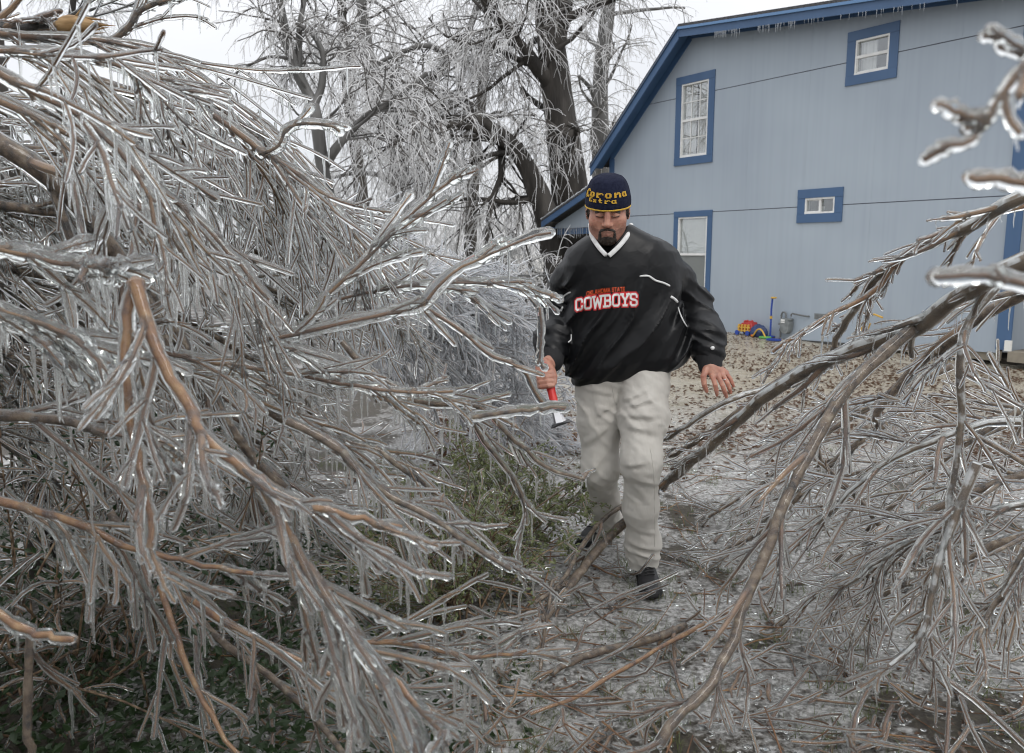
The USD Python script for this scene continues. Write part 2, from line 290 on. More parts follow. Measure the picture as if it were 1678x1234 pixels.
# siding sheets: three courses with open joints between them; each course of sheets about four feet wide
SEAMS = [-1, 2.232, 4.432, 9]
widths = np.arange(S0, S1 + 1.3, 1.22); widths[-1] = S1 + .1
for i in range(3):
    for a, b in zip(widths[:-1], widths[1:]):
        pnl = wall_outline.intersection(sbox(a + .0005, SEAMS[i] + (.007 if i else 0), b - .0005, SEAMS[i + 1] - .007)).difference(OPEN)
        if pnl.area > .002: obj('siding_panel', spoly(pnl, 0, .012), SIDING, house)
obj('sheathing', spoly(wall_outline.buffer(-.004).difference(OPEN), -.14, -.002), DARKV, house)
for z in SEAMS[1:3]:
    obj('seam_flashing', spoly(wall_outline.buffer(-.01).intersection(sbox(S0, z - .007, S1, z + .002)).difference(OPEN.buffer(.02)), -.002, .004), plain('seam_grey' + str(int(z)), (0.10, 0.105, 0.13), .7), house)
# windows: trim boards, vinyl frame, sashes, bars, panes
def window(k, kind):
    a, c, b, d = WIN[k]; t = TR[k]
    w = UsdGeom.Xform.Define(stage, path_of(house, 'window'))
    o0, o1 = .0125, .032
    for nm, (s0, s1, z0, z1) in (('t', (a, c, d - t, d)), ('b', (a, c, b, b + t)), ('l', (a, a + t - .001, b + t + .002, d - t - .002)), ('r', (c - t + .001, c, b + t + .002, d - t - .002))):
        obj('trim_board', outward(wbox(s0, s1, z0, z1, o0, o1 - (.004 if nm in 'lr' else 0))), TRIM, w)
    a, c, b, d = a + t, c - t, b + t, d - t
    fw = .028
    fr = [wbox(a, c, d - fw, d, -.07, .022), wbox(a, c, b, b + fw, -.07, .026), wbox(a, a + fw, b + fw, d - fw, -.07, .022), wbox(c - fw, c, b + fw, d - fw, -.07, .022)]
    obj('frame', join([outward(m) for m in fr]), VINYL, w)
    a, c, b, d = a + fw, c - fw, b + fw, d - fw; zm, sm = (b + d) / 2, (a + c) / 2
    if kind == 'slide':
        obj('sash', join([outward(m) for m in (wbox(sm - .018, sm + .018, b, d, -.03, .012), wbox(a, sm - .018, b, b + .016, -.03, .004), wbox(a, sm - .018, d - .016, d, -.03, .004))]), VINYL, w)
        panes = [(a, sm - .018, b + .016, d - .016, -.012), (sm + .018, c, b, d, -.028)]
    else:
        obj('sash', join([outward(m) for m in (wbox(a, c, zm - .018, zm + .026, -.03, .014), wbox(a, a + .014, b, zm - .018, -.02, .006), wbox(c - .014, c, b, zm - .018, -.02, .006), wbox(a + .014, c - .014, b, b + .018, -.02, .006))]), VINYL, w)
        panes = [(a, c, zm + .026, d, -.028), (a + .014, c - .014, b + .018, zm - .018, -.012)]
        if kind == 'grid':
            for s0, s1, z0, z1, o in list(panes):
                for q in (1, 2): obj('glazing_bar', outward(wbox(s0 + (s1 - s0) * q / 3 - .007, s0 + (s1 - s0) * q / 3 + .007, z0, z1, o + .004, o + .013)), VINYL, w)
                obj('glazing_bar', outward(wbox(s0, s1, (z0 + z1) / 2 - .008, (z0 + z1) / 2 + .008, o + .0145, o + .021)), VINYL, w)
    for s0, s1, z0, z1, o in panes: obj('pane', outward(wbox(s0, s1, z0, z1, o - .002, o + .002)), PANE, w)
    # the room behind
    r = [wbox(a - .5, c + .5, b - .5, d + .5, -1.7, -1.65), wbox(a - .5, c + .5, b - .55, b - .5, -1.65, -.15), wbox(a - .5, c + .5, d + .5, d + .55, -1.65, -.15), wbox(a - .55, a - .5, b - .5, d + .5, -1.65, -.15), wbox(c + .5, c + .55, b - .5, d + .5, -1.65, -.15)]
    obj('room', join([outward(m) for m in r]), ROOM, w)
    if kind == 'grid':
        for s0, s1 in ((a + .0, a + .30), (c - .30, c)):
            ss = np.linspace(s0, s1, 25); oo = -.075 + .016 * np.sin(ss * 95)
            P = np.array([[wp(s, b - .02, o), wp(s, d + .02, o)] for s, o in zip(ss, oo)]).reshape(-1, 3); i = np.arange(24) * 2
            obj('curtain', (P, np.stack([i, i + 2, i + 3, i + 1], 1)), CURT, w, smooth=True)
        obj('card', outward(wbox(a + .17, a + .245, zm + .03, zm + .15, -.05, -.047)), BLIND, w)
    if kind == 'blind':
        z = d - .03; k_ = 0; rg = np.random.default_rng(8)
        while z > zm + .0:
            dz = rg.normal(0, .004)
            sl = wbox(a + .02, c - .02, z - .004, z + .004, -.065, -.038); v = np.asarray(sl.vertices); v[:, 2] += (v - wp((a + c) / 2, 0)) @ HD * dz * .8 + np.where(((v - HA) @ HN) > -.052, -.009, .009); sl.vertices = v
            obj('blind_slat', outward(sl), BLIND, w); z -= .021; k_ += 1
        obj('blind_rail', outward(wbox(a + .02, c - .02, zm + .15, zm + .175, -.05, -.045)), BLIND, w)
        z = zm - .05
        for q in range(14):
            obj('blind_slat', outward(wbox(a + .03, c - .03, b + .02 + q * .021, b + .027 + q * .021, -.10, -.075)), BLIND, w)
        obj('insect_screen', outward(wbox(a + .01, c - .01, b + .012, zm - .012, -.0055, -.004)), mk('screen_mesh', {'t': ('transparent_bsdf', {'color': (.75, .75, .75)}), 'd': ('diffuse_bsdf', {'color': (.22, .23, .22)}), 'm': ('mix_closure', {'fac': .45})}, [('t.BSDF', 'm.closure1'), ('d.BSDF', 'm.closure2')], surface='m.closure'), w)
    if kind == 'sash':
        obj('curtain', outward(wbox(a, a + .26, b, d, -.12, -.10)), CURT, w)
    if kind == 'slide':
        obj('plant_pot', trimesh.Trimesh(*[x for x in tubes(np.array([wp(a + .22, b + .01, -.09), wp(a + .22, b + .05, -.09), wp(a + .22, b + .09, -.09)]), np.array([.035, .05, .055]), 10)], process=False), BLIND, w)
        obj('plant_leaves', merge(*[tubes(np.array([wp(a + .22, b + .08, -.09), wp(a + .22 + .03 * math.cos(q), b + .15, -.09 + .03 * math.sin(q)), wp(a + .22 + .07 * math.cos(q), b + .17, -.09 + .06 * math.sin(q))]), np.array([.006, .016, .003]), 5) for q in range(7)]), plain('pot_plant_green', (.05, .10, .07), .6), w)
for k, kind in enumerate(('grid', 'sash', 'slide', 'blind')): window(k, kind)
# roof: two slopes with barge boards proud of the wall
RO = .36
def slope(s0, z0, s1, z1, th, o0, o1): return outward(wprism([(s0, z0), (s1, z1), (s1, z1 + th), (s0, z0 + th)] if s1 > s0 else [(s1, z1), (s0, z0), (s0, z0 + th), (s1, z1 + th)], o0, o1))
Lz = lambda s: EVZ - .12 + (BZ - EVZ + .12) * (s - (S0 - .4)) / (BRK - (S0 - .4))
el, er, ez = S0 - .26, S1 + .45, float(roof_z(S1 + .4))
roof_poly = [(el, Lz(el)), (BRK, BZ), (er, ez)]
obj('roof_slope', slope(el, Lz(el) + .01, BRK, BZ + .01, .05, -9.0, RO + .02), SHINGLE, house)
obj('roof_slope', slope(BRK, BZ + .0101, er, ez + .01, .05, -9.0, RO + .021), SHINGLE, house)
obj('barge_board', slope(el, Lz(el) - .20, BRK, BZ - .20, .205, RO - .025, RO + .004), TRIM, house)
obj('barge_board', slope(BRK + .001, BZ - .17, er, ez - .17, .175, RO - .028, RO), TRIM, house)
obj('roof_edge_strip', slope(BRK - .02, BZ - .035, er, ez - .035, .045, RO + .004, RO + .03), plain('light_blue_drip_edge', (.10, .20, .36), .4), house)
obj('roof_edge_strip', slope(el, Lz(el) - .035, BRK - .021, BZ - .035, .04, RO + .006, RO + .03), plain('dark_drip_edge', (.05, .075, .12), .4), house)
obj('soffit', slope(el, Lz(el) - .03, BRK, BZ - .03, .02, .015, RO - .03), TRIM, house)
obj('soffit', slope(BRK, BZ - .0301, er, ez - .03, .02, .015, RO - .03), TRIM, house)
obj('frieze_board', slope(S0, Lz(S0) - .19, BRK, BZ - .19, .16, .0125, .028), TRIM, house)
obj('frieze_board', slope(BRK, BZ - .15, S1, float(roof_z(S1)) - .15, .12, .0125, .029), TRIM, house)
# corner boards, sill, crawl space, side walls
obj('corner_board', outward(wbox(S1 - .02, S1 + .17, ZB(S1) + .05, roof_z(S1) - .1, .0125, .04)), TRIM, house)
obj('corner_board', outward(wbox(S0 - .01, S0 + .13, 0, Lz(S0) - .1, .0128, .035)), TRIM, house)
obj('side_wall', outward(wbox(S1 - .15, S1, ZB(S1), roof_z(S1) - .05, -8.6, -.145)), SIDING, house)
obj('side_wall', outward(wbox(S0, S0 + .14, 0, Lz(S0) - .05, -8.6, -.145)), SIDING, house)
obj('back_wall', outward(wbox(S0 + .14, S1 - .15, 0, 4.9, -8.6, -8.5)), SIDING, house)
obj('sill_beam', outward(wbox(2.6, S1, -.04, .095, -.12, -.022)), BEIGE, house)
obj('crawl_space', outward(wbox(2.4, S1 + .1, -.5, -.045, -1.2, -.35)), plain('crawl_space_soil', (.06, .05, .04), .9), house)
obj('porch_wall', outward(wbox(S1 + .171, S1 + 2.6, .05, 3.2, -.9, -.8)), noisy('dark_porch_paint', [(.05, .045, .042), (.075, .068, .062)], 5, rough=.6), house)
obj('porch_post', outward(wbox(S1 + .30, S1 + .38, .05, 3.2, -.3, -.22)), TRIM, house)
obj('porch_floor', outward(wbox(S1 + .172, S1 + 2.6, -.02, .12, -.79, .1)), BEIGE, house)
obj('porch_block', outward(wbox(S1 + .12, S1 + .20, .125, .27, .05, .1)), plain('white_block', (.65, .65, .62), .6), house)
# lean-to porch at the left end
pl, pr_ = -5.30, S0 - .002
pz = lambda s: 2.06 + .385 * (s - pl)
obj('porch_roof', slope(pl, pz(pl) + .14, pr_, pz(pr_) + .14, .05, -3.2, .34), SHINGLE, house)
obj('barge_board', slope(pl, pz(pl), pr_, pz(pr_), .138, .30, .33), TRIM, house)
obj('porch_gable', outward(wprism([(pl + .16, 2.04), (pr_, 2.04), (pr_, pz(pr_) + .0), (pl + .16, pz(pl + .16) + .0)], .0, .02)), SIDING, house)
obj('porch_gable_board', outward(wprism([(pl + .16, 2.04), (pl + .30, 2.04), (pl + .30, pz(pl + .3) - .02), (pl + .16, pz(pl + .16) - .02)], .0205, .03)), SIDING, house)
obj('porch_beam', outward(wbox(pl + .18, pr_, 1.90, 2.035, -.13, -.01)), TRIM, house)
obj('porch_soffit', outward(wbox(pl + .02, pl + .158, 2.05, 2.07, -3.1, .29)), TRIM, house)
obj('porch_post', outward(wbox(pr_ - .5, pr_ - .38, 0, 1.9, -.12, -.02)), TRIM, house)
# ice on the edges: icicles under the roof edge, each small
rg = np.random.default_rng(77)
FROST = mk('white_ice', {'g': ('geometry', {}), 'n': ('noise_texture', {'scale': 30.0}), 'b': ('bump', {'strength': .4, 'distance': .003}), 'gl': ('glass_bsdf', {'color': (.96, .975, .985), 'IOR': 1.31}), 'd': ('diffuse_bsdf', {'color': (.72, .74, .76)}), 'tr': ('translucent_bsdf', {'color': (.72, .74, .76)}),
    'm1': ('mix_closure', {'fac': .5}), 'm': ('mix_closure', {'fac': .3})}, [('g.position', 'n.vector'), ('n.fac', 'b.height'), ('b.normal', 'gl.normal'), ('d.BSDF', 'm1.closure1'), ('tr.BSDF', 'm1.closure2'), ('gl.BSDF', 'm.closure1'), ('m1.closure', 'm.closure2')], surface='m.closure')
def hang(p, L, r, k=6):
    z = np.array([-.01, .25, .6, .9, 1.0]); C = np.asarray(p)[:, None] + np.zeros((1, 5, 1)); C = C.copy(); C[..., 2] -= L[:, None] * z
    return tubes(C, r[:, None] * np.array([1.3, 1, .7, .45, .1]), k)
ss = np.concatenate([rg.uniform(-.15, .42, 40), rg.uniform(.78, 1.05, 16), rg.uniform(1.15, 1.55, 20), rg.uniform(1.6, er, 34)])
obj('roof_icicles', hang(np.array([wp(s, float(np.interp(s, [BRK, er], [BZ, ez])) - .165, RO + .0) for s in ss]), rg.uniform(.03, .14, len(ss)), rg.uniform(.003, .006, len(ss))), FROST, house, smooth=True, kind='stuff')
ss = rg.uniform(pl + .2, pr_, 46)
obj('porch_icicles', hang(np.array([wp(s, 2.04, .01) for s in ss]), rg.uniform(.06, .26, len(ss)), rg.uniform(.007, .013, len(ss))), FROST, house, smooth=True, kind='stuff')
ss = np.linspace(pl, pr_, 40)
obj('porch_roof_ice', tubes(np.array([wp(s, pz(s) + .195 + rg.uniform(-.01, .01), .335) for s in ss]), rg.uniform(.012, .026, 40), 6), FROST, house, smooth=True)

# ------------------------------------------------------------------ small things along the wall
YEL, BLU, REDP, GRN = plain('yellow_plastic', (.55, .33, .05), .5), plain('blue_plastic', (.02, .055, .28), .5), plain('red_plastic', (.36, .025, .022), .5), plain('green_plastic', (.10, .32, .06), .45)
METER = noisy('grey_meter_paint', [(.13, .14, .14), (.22, .235, .235)], 12, rough=.6, bump=.2)
PIPE = noisy('grey_pipe', [(.10, .105, .105), (.16, .165, .165)], 20, rough=.5)
TS = [0.0, 0.0, 1.0]                                           # where a small thing stands along the wall and its scale
def put(sc, s0, k): TS[:] = [sc, s0, k]
def wloc(v): return np.stack([TS[1] + TS[2] * (v[:, 0] - TS[0]), TS[2] * v[:, 1], TS[2] * v[:, 2]], 1)
def wsurf(m): v = wloc(np.asarray(m.vertices)); return outward(trimesh.Trimesh(HA * [1, 1, 0] + v[:, :1] * HD + v[:, 1:2] * HN + v[:, 2:] * [0, 0, 1.0], m.faces, process=False))
def wtube(pts, r, k=10): P = wloc(np.array([(p[0], p[2], p[1]) for p in pts], float)); P = np.array([wp(a, c, b) for a, b, c in P]); return tubes(P[None], np.full((1, len(P)), r * TS[2]), k)
# gas meter: s about 0.75 .. 1.05
put(1.02, 1.47, .62)
gm = thing('gas_meter', 'grey gas meter with looped pipes standing against the lavender wall', 'gas meter')
ms = 1.02
body = Manifold.batch_hull([Manifold.cylinder(.30, .15, .15, 24).rotate((90, 0, 0)).scale((1, .75, 1)).translate((ms, .26, .40)), Manifold.cylinder(.26, .13, .13, 24).rotate((90, 0, 0)).scale((1, .75, 1)).translate((ms, .25, .26))])
obj('housing', wsurf(tm(body)), METER, gm, smooth=35)
obj('top_cover', wsurf(rbox(ms - .155, ms + .155, .04, .25, .50, .555, .012)), METER, gm, smooth=35)
obj('dial_plate', wsurf(rbox(ms - .11, ms + .02, .262, .272, .43, .53, .004)), plain('white_dial', (.7, .7, .68), .4), gm)
obj('dial', merge(*[wtube([(ms - .085 + .04 * q, .48, .273), (ms - .085 + .04 * q, .48, .276)], .012) for q in range(3)]), METER, gm)
obj('pipe', wtube([(ms - .20, 0, .13), (ms - .20, .3, .13), (ms - .20, .62, .13), (ms - .19, .68, .13), (ms - .15, .72, .13), (ms - .09, .72, .13), (ms - .05, .68, .13), (ms - .04, .56, .13)], .026), PIPE, gm, smooth=50)
obj('pipe', wtube([(ms + .12, .55, .13), (ms + .12, .66, .13), (ms + .15, .70, .13), (ms + .5, .66, .12), (ms + .62, .65, .10), (ms + .62, .65, .03)], .024), PIPE, gm, smooth=50)
obj('regulator', wsurf(tm(Manifold.cylinder(.05, .075, .06, 18).translate((ms - .20, .13, .36)))), PIPE, gm, smooth=40)
obj('valve', wsurf(rbox(ms - .23, ms - .17, .09, .17, .18, .26, .01)), PIPE, gm)
# toy pole
put(.60, 1.19, .62)
tp = thing('toy_pole', 'tall blue toy pole with yellow cap and joint by the wall', 'toy pole')
q = .60
obj('pole', wtube([(q, 0, .25), (q, .36, .25), (q - .004, .80, .25), (q + .01, 1.12, .24)], .026), BLU, tp, smooth=40)
obj('joint', wtube([(q - .001, .52, .25), (q - .002, .60, .25)], .036), YEL, tp, smooth=40)
obj('cap', wsurf(rbox(q - .02, q + .13, .20, .29, 1.09, 1.14, .015)), YEL, tp, smooth=40)
obj('foot', wsurf(rbox(q - .10, q + .10, .15, .35, -.01, .04, .015)), BLU, tp, smooth=40)
# plastic ride-on toy
put(-.10, .70, .58)
ty = thing('toy_truck', 'red and yellow plastic toy truck with blue wheels by the wall', 'toy')
a0 = -.10
obj('body', wsurf(tm(Manifold.batch_hull([Manifold.sphere(.05, 10).translate(t) for t in ((a0 - .22, .14, .15), (a0 + .28, .14, .15), (a0 + .28, .42, .15), (a0 - .22, .42, .15), (a0 - .12, .16, .34), (a0 + .20, .16, .36), (a0 + .20, .38, .36), (a0 - .12, .38, .33))]))), REDP, ty, smooth=40)
for r_ in range(2):
    for c_ in range(4): obj('slat', wsurf(rbox(a0 - .20 + c_ * .12, a0 - .155 + c_ * .12, .44 + .035 * r_, .475 + .035 * r_, .10, .34, .01)), YEL, ty)
obj('rail', wsurf(rbox(a0 - .24, a0 + .26, .478, .505, .225, .26, .008)), YEL, ty); obj('rail', wsurf(rbox(a0 - .24, a0 + .26, .478, .505, .13, .165, .008)), YEL, ty)
for x_ in (-.22, .18):
    for y_ in (.12, .50): obj('wheel', wsurf(tm(Manifold.cylinder(.05, .075, .075, 18, True).rotate((90, 0, 0)).translate((a0 + x_, y_, .075)))), BLU, ty, smooth=35)
for k_ in range(4): obj('roof_knob', wsurf(tm(Manifold.sphere(.05, 14).translate((a0 - .12 + .09 * k_, .27, .40 + .02 * (k_ % 2))))), REDP, ty, smooth=True)
put(.24, 1.0, .62)
bag = thing('tarpaulin', 'crumpled dark blue tarpaulin beside the red toy truck', 'tarpaulin')
bm_ = tm(Manifold.sphere(.28, 40).scale((.95, .75, .85)).translate((.24, .36, .10))); v = np.asarray(bm_.vertices); v = v * (1 + 0) + (meshkit.fbm(v * 9, 3, 4)[:, None] - .5) * .16; v[:, 2] = np.maximum(v[:, 2], .0)
obj('cloth', wsurf(trimesh.Trimesh(v, bm_.faces, process=False)), noisy('navy_tarpaulin', [(.015, .03, .09), (.03, .05, .14)], 12, rough=.45), bag, smooth=True)
put(.47, 1.14, .58)
hs_ = thing('garden_hose', 'yellow hoop with orange end arching over the leaf litter by the pole', 'hoop')
obj('hoop', wtube([(.20 + .55 * u_, .03 + .23 * math.sin(u_ * math.pi), .62 + .12 * u_) for u_ in np.linspace(0, 1, 18)], .024), YEL, hs_, smooth=True)
obj('end', wtube([(.13, .03, .60), (.20, .032, .62)], .035), plain('orange_plastic', (.6, .17, .03), .4), hs_, smooth=True)
put(.62, 1.28, .55)
gt = thing('green_toy_ring', 'flat green plastic toy ring lying below the yellow hoop', 'toy')
obj('ring', wtube([(.62 + .17 * math.cos(t_), .03, .75 + .14 * math.sin(t_)) for t_ in np.linspace(0, 6.28, 24)], .032), GRN, gt, smooth=True); obj('hub', wsurf(tm(Manifold.cylinder(.04, .09, .07, 20).translate((.62, .75, 0)))), GRN, gt, smooth=40)
put(1.1, 1.62, .6)
bt = thing('blue_toy_tray', 'bright blue plastic tray lying on leaves beside the meter', 'toy')
tray = Manifold.batch_hull([Manifold.cylinder(.05, .03, .04, 14).translate(t) for t in ((.95, 1.0, .01), (1.25, .95, .01), (1.27, 1.10, .01), (.98, 1.16, .01))]) - Manifold.batch_hull([Manifold.cylinder(.05, .02, .03, 14).translate(t) for t in ((.96, 1.01, .03), (1.24, .96, .03), (1.26, 1.09, .03), (.99, 1.15, .03))])
obj('tray', wsurf(tm(tray)), BLU, bt, smooth=35)
put(1.92, 2.10, .62)
vt = thing('wall_vent', 'small grey louvred vent on the lavender wall behind iced branches', 'vent')
for k_ in range(4): obj('louvre', wsurf(box(1.72 + .10 * k_, 1.80 + .10 * k_, .013, .035, .62, .70)), PIPE, vt)
obj('vent_frame', wsurf(rbox(1.68, 2.16, .0125, .022, .58, .74, .003)), METER, vt)
put(2.72, 3.08, .66)
sp = thing('yellow_toy_stand', 'yellow plastic toy stand by the wall glimpsed through iced branches', 'toy')
y_ = 2.72
obj('post', wtube([(y_, 0, .45), (y_, .5, .45), (y_ + .02, .98, .44)], .03), YEL, sp, smooth=40); obj('basket', wsurf(tm(Manifold.cylinder(.20, .07, .14, 16).translate((y_ - .02, .48, .38)))), YEL, sp, smooth=30)
obj('arm', wtube([(y_, .78, .45), (y_ + .2, .80, .47), (y_ + .42, .74, .5)], .022), YEL, sp, smooth=40); obj('foot', wsurf(tm(Manifold.cylinder(.05, .18, .12, 18).translate((y_, .45, 0)))), YEL, sp, smooth=30)
# ------------------------------------------------------------------ standing trees beyond the fence, every twig rimed with ice
def tree(name, label, trunks, seed, n2=7, n3=6, n4=2, spread=(2.2, 1.3, .7), limbs=12, group=None, tw=.011, droop=1.2, cat='tree', up=.5, zmin=1.2, tm_=None):
    """trunks: list of (world points, r0, r1). Limbs, branches and hanging rimed twigs grow from the upper part of each."""
    tm_ = tm_ or TRUNK; rng = np.random.default_rng(seed); o = np.array(trunks[0][0][0], float); x = thing(name, label, cat, group, loc=o)
    tw3, tw4, mid = [], [], []
    for k, (pts, r0, r1) in enumerate(trunks):
        M = spline(np.asarray(pts, float) - o, 26)[None]; R = taper(1, 26, [r0], [r1]) * (1 + .05 * rng.normal(0, 1, (1, 26)))
        if k == 0: R[0, :3] *= np.array([1.35, 1.15, 1.05])
        obj('trunk' if k == 0 else 'limb', tubes(M, R, 12), tm_, x, smooth=60)
        t = np.sort(rng.uniform(.30 if k == 0 else .15, 1, limbs))[None]
        p, T = along(M, t); p, T = p[0], T[0]; ok = p[:, 2] + o[2] > zmin; p, T, t = p[ok], T[ok], t[:, ok]; n1 = len(p)
        d = side_dirs(rng, T, rng.uniform(.5, 1.25, n1)); L = spread[0] * rng.uniform(.5, 1.2, n1)
        B1 = grow(rng, p, d, L, 9, .5, .28, up); ra = np.clip(np.interp(t[0], [0, 1], [r0, r1]) * rng.uniform(.22, .42, n1), .02, .12); R1 = taper(n1, 9, ra, ra * .4)
        for i in range(n1): obj('branch', tubes(B1[i], R1[i], 6), tm_, x, smooth=60)
        u = .15 + .85 * (np.arange(n2)[None] + rng.uniform(0, 1, (n1, n2))) / n2
        p, T = along(B1, u); p, T = p.reshape(-1, 3), T.reshape(-1, 3); m = len(p)
        B2 = grow(rng, p, side_dirs(rng, T, rng.uniform(.4, 1.2, m)), spread[1] * rng.uniform(.4, 1.3, m), 7, droop * .6, .30)
        mid.append(tubes(B2, taper(m, 7, np.full(m, .016), .008), 4))
        u = .1 + .9 * (np.arange(n3)[None] + rng.uniform(0, 1, (m, n3))) / n3
        p, T = along(B2, u); p, T = p.reshape(-1, 3), T.reshape(-1, 3); q = len(p)
        B3 = grow(rng, p, side_dirs(rng, T, rng.uniform(.4, 1.1, q)), spread[2] * rng.uniform(.3, 1.3, q), 5, droop, .25)
        tw3.append(tubes(B3, taper(q, 5, rng.uniform(.7, 1.2, q) * tw, .6 * tw), 3))
        if n4:
            u = .1 + .9 * (np.arange(n4)[None] + rng.uniform(0, 1, (q, n4))) / n4
            p, T = along(B3, u); p, T = p.reshape(-1, 3), T.reshape(-1, 3); w = len(p)
            B4 = grow(rng, p, side_dirs(rng, T, rng.uniform(.5, 1.2, w)), spread[2] * .45 * rng.uniform(.3, 1.3, w), 4, droop, .2)
            tw4.append(tubes(B4, taper(w, 4, np.full(w, .62 * tw), .45 * tw), 3))
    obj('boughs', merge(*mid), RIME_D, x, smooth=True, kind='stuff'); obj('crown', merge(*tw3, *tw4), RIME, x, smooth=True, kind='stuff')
    return x
def px(*pts): return [at(*p) for p in pts]
tree('ice_laden_tree', 'tall dark double trunk tree rising behind the porch roof', [
    (px((948, 478, 21), (940, 380, 21), (930, 280, 21), (915, 170, 21), (905, 90, 21), (896, 20, 21), (880, -120, 21)), .56, .26),
    (px((906, 90, 21), (922, 20, 21.3), (940, -60, 21.6), (950, -130, 22)), .26, .14),
    (px((912, 150, 21), (880, 110, 20.6), (840, 60, 20), (800, 10, 19.5), (770, -60, 19)), .20, .08)], 1, limbs=13, spread=(2.6, 1.5, .8), n2=6, n3=5, n4=2)
tree('ice_laden_tree', 'leaning trunk arching left from the foot of the double trunk tree', [
    (px((918, 470, 20), (903, 380, 20), (884, 320, 20), (852, 255, 20), (815, 216, 20), (770, 196, 20), (700, 196, 19.8)), .38, .07),
    (px((850, 253, 20), (800, 222, 19.7), (755, 205, 19.4), (700, 210, 19.2), (640, 240, 19)), .12, .05),
    (px((818, 216, 20), (822, 280, 19.9), (806, 330, 19.8), (797, 395, 19.7)), .10, .05)], 2, limbs=11, spread=(2.3, 1.3, .8), n2=6, n3=5, n4=2, droop=1.6, up=.1)
tree('ice_laden_tree', 'pale rimed tree standing just left of the steep roof edge', [(px((986, 420, 27), (984, 240, 27), (983, 150, 27), (990, 70, 27), (998, 0, 27), (1005, -120, 27)), .36, .18)], 3, tm_=TRUNK_I, limbs=15, spread=(2.2, 1.4, .8), n2=6, n3=6, n4=2)
tree('ice_laden_tree', 'slim forked tree standing alone against the pale sky at left', [
    (px((548, 470, 16), (538, 330, 16), (528, 270, 16), (515, 175, 16), (492, 130, 16), (472, 70, 16), (455, -20, 16), (440, -120, 16)), .17, .05),
    (px((514, 172, 16), (528, 135, 16), (530, 95, 16), (515, 60, 16), (490, 40, 16)), .08, .04),
    (px((492, 130, 16), (490, 60, 16.2), (500, -10, 16.4), (510, -80, 16.5)), .07, .035),
    (px((530, 275, 16), (590, 200, 16), (650, 160, 16), (700, 120, 16)), .10, .04)], 4, tm_=TRUNK_I, limbs=7, spread=(1.7, 1.0, .6), n2=5, n3=5, n4=2, up=.2)
tree('ice_laden_tree', 'broken topped tree with tangled dark boughs between the slim tree and the double trunk', [
    (px((668, 470, 23), (660, 310, 23), (632, 190, 23), (615, 150, 23), (600, 60, 23), (585, -60, 23)), .28, .12),
    (px((640, 215, 23), (690, 150, 22.5), (735, 95, 22), (770, 45, 22), (790, -40, 22)), .16, .07),
    (px((735, 95, 22), (700, 75, 21.6), (660, 85, 21.3), (610, 110, 21)), .08, .04),
    (px((770, 50, 22), (760, 110, 21.7), (745, 180, 21.5), (735, 260, 21.3)), .08, .04)], 5, tm_=TRUNK_I, limbs=11, spread=(2.4, 1.5, .9), n2=6, n3=6, n4=2, droop=1.5, up=.1)
tree('ice_laden_tree', 'far rimed tree whose pale crown fills the sky above the slim tree', [(px((600, 455, 32), (590, 300, 32), (570, 150, 32), (560, 20, 32), (555, -150, 32)), .30, .12)], 6, limbs=8, spread=(4.0, 2.2, 1.1), n2=6, n3=5, n4=2, tw=.013)
tree('ice_laden_tree', 'far rimed tree showing through between the leaning trunk and the porch', [(px((770, 455, 34), (775, 300, 34), (790, 150, 34), (800, 20, 34), (805, -150, 34)), .30, .12)], 7, limbs=12, spread=(4.0, 2.2, 1.1), n2=6, n3=5, n4=2, tw=.013)
tree('ice_laden_tree', 'dim rimed tree at the far upper left behind broken limbs', [(px((90, 455, 24), (100, 250, 24), (110, 100, 24), (120, 0, 24), (125, -80, 24)), .18, .07)], 12, limbs=9, spread=(2.0, 1.3, .8), n2=7, n3=6, n4=2, tw=.009)
# rimed shrubs beyond the fence
SH = [(575, 17, 2.3, 'rimed shrub beyond the fence below the slim forked tree'), (650, 18.5, 2.0, 'rimed shrub beyond the fence below the broken topped tree'), (730, 17.5, 1.6, 'low rimed shrub beyond the fence under the hanging boughs'),
      (790, 19, 2.4, 'rimed shrub beyond the fence below the leaning trunk'), (850, 17.5, 1.9, 'rimed shrub beyond the fence just left of the man'), (905, 23, 2.3, 'rimed shrub seen under the porch roof'), (1010, 24, 2.6, 'rimed shrub hidden by the man behind the porch')]
for i, (px_, Y, h, lab) in enumerate(SH[:6]):
    b = at(px_, 470, Y); b[2] = 0; rng = np.random.default_rng(100 + i); x = thing('rimed_shrub', lab, 'shrub', 'rimed shrubs beyond the fence' if False else None, loc=b)
    n = 11; B0 = grow(rng, rng.normal(0, .15, (n, 3)) * [1, 1, 0], np.stack([rng.normal(0, .45, n), rng.normal(0, .45, n), np.ones(n)], 1), h * rng.uniform(.6, 1.1, n), 9, .6, .2)
    for k in range(n): obj('stem', tubes(B0[k], np.linspace(.022, .009, 9), 5), TRUNK, x, smooth=60)
    p, T = along(B0, rng.uniform(.15, 1, (n, 10))); p, T = p.reshape(-1, 3), T.reshape(-1, 3)
    B1 = grow(rng, p, side_dirs(rng, T, rng.uniform(.4, 1.1, len(p))), .7 * rng.uniform(.4, 1.3, len(p)), 6, 1.2, .25)
    p, T = along(B1, rng.uniform(.1, 1, (len(p), 5))); p, T = p.reshape(-1, 3), T.reshape(-1, 3)
    B2 = grow(rng, p, side_dirs(rng, T, rng.uniform(.4, 1.1, len(p))), .32 * rng.uniform(.4, 1.3, len(p)), 4, 1.2, .25)
    obj('twigs', merge(tubes(B1, taper(len(B1), 6, np.full(len(B1), .010), .006), 3), tubes(B2, taper(len(B2), 4, np.full(len(B2), .0075), .005), 3)), RIME, x, smooth=True, kind='stuff')
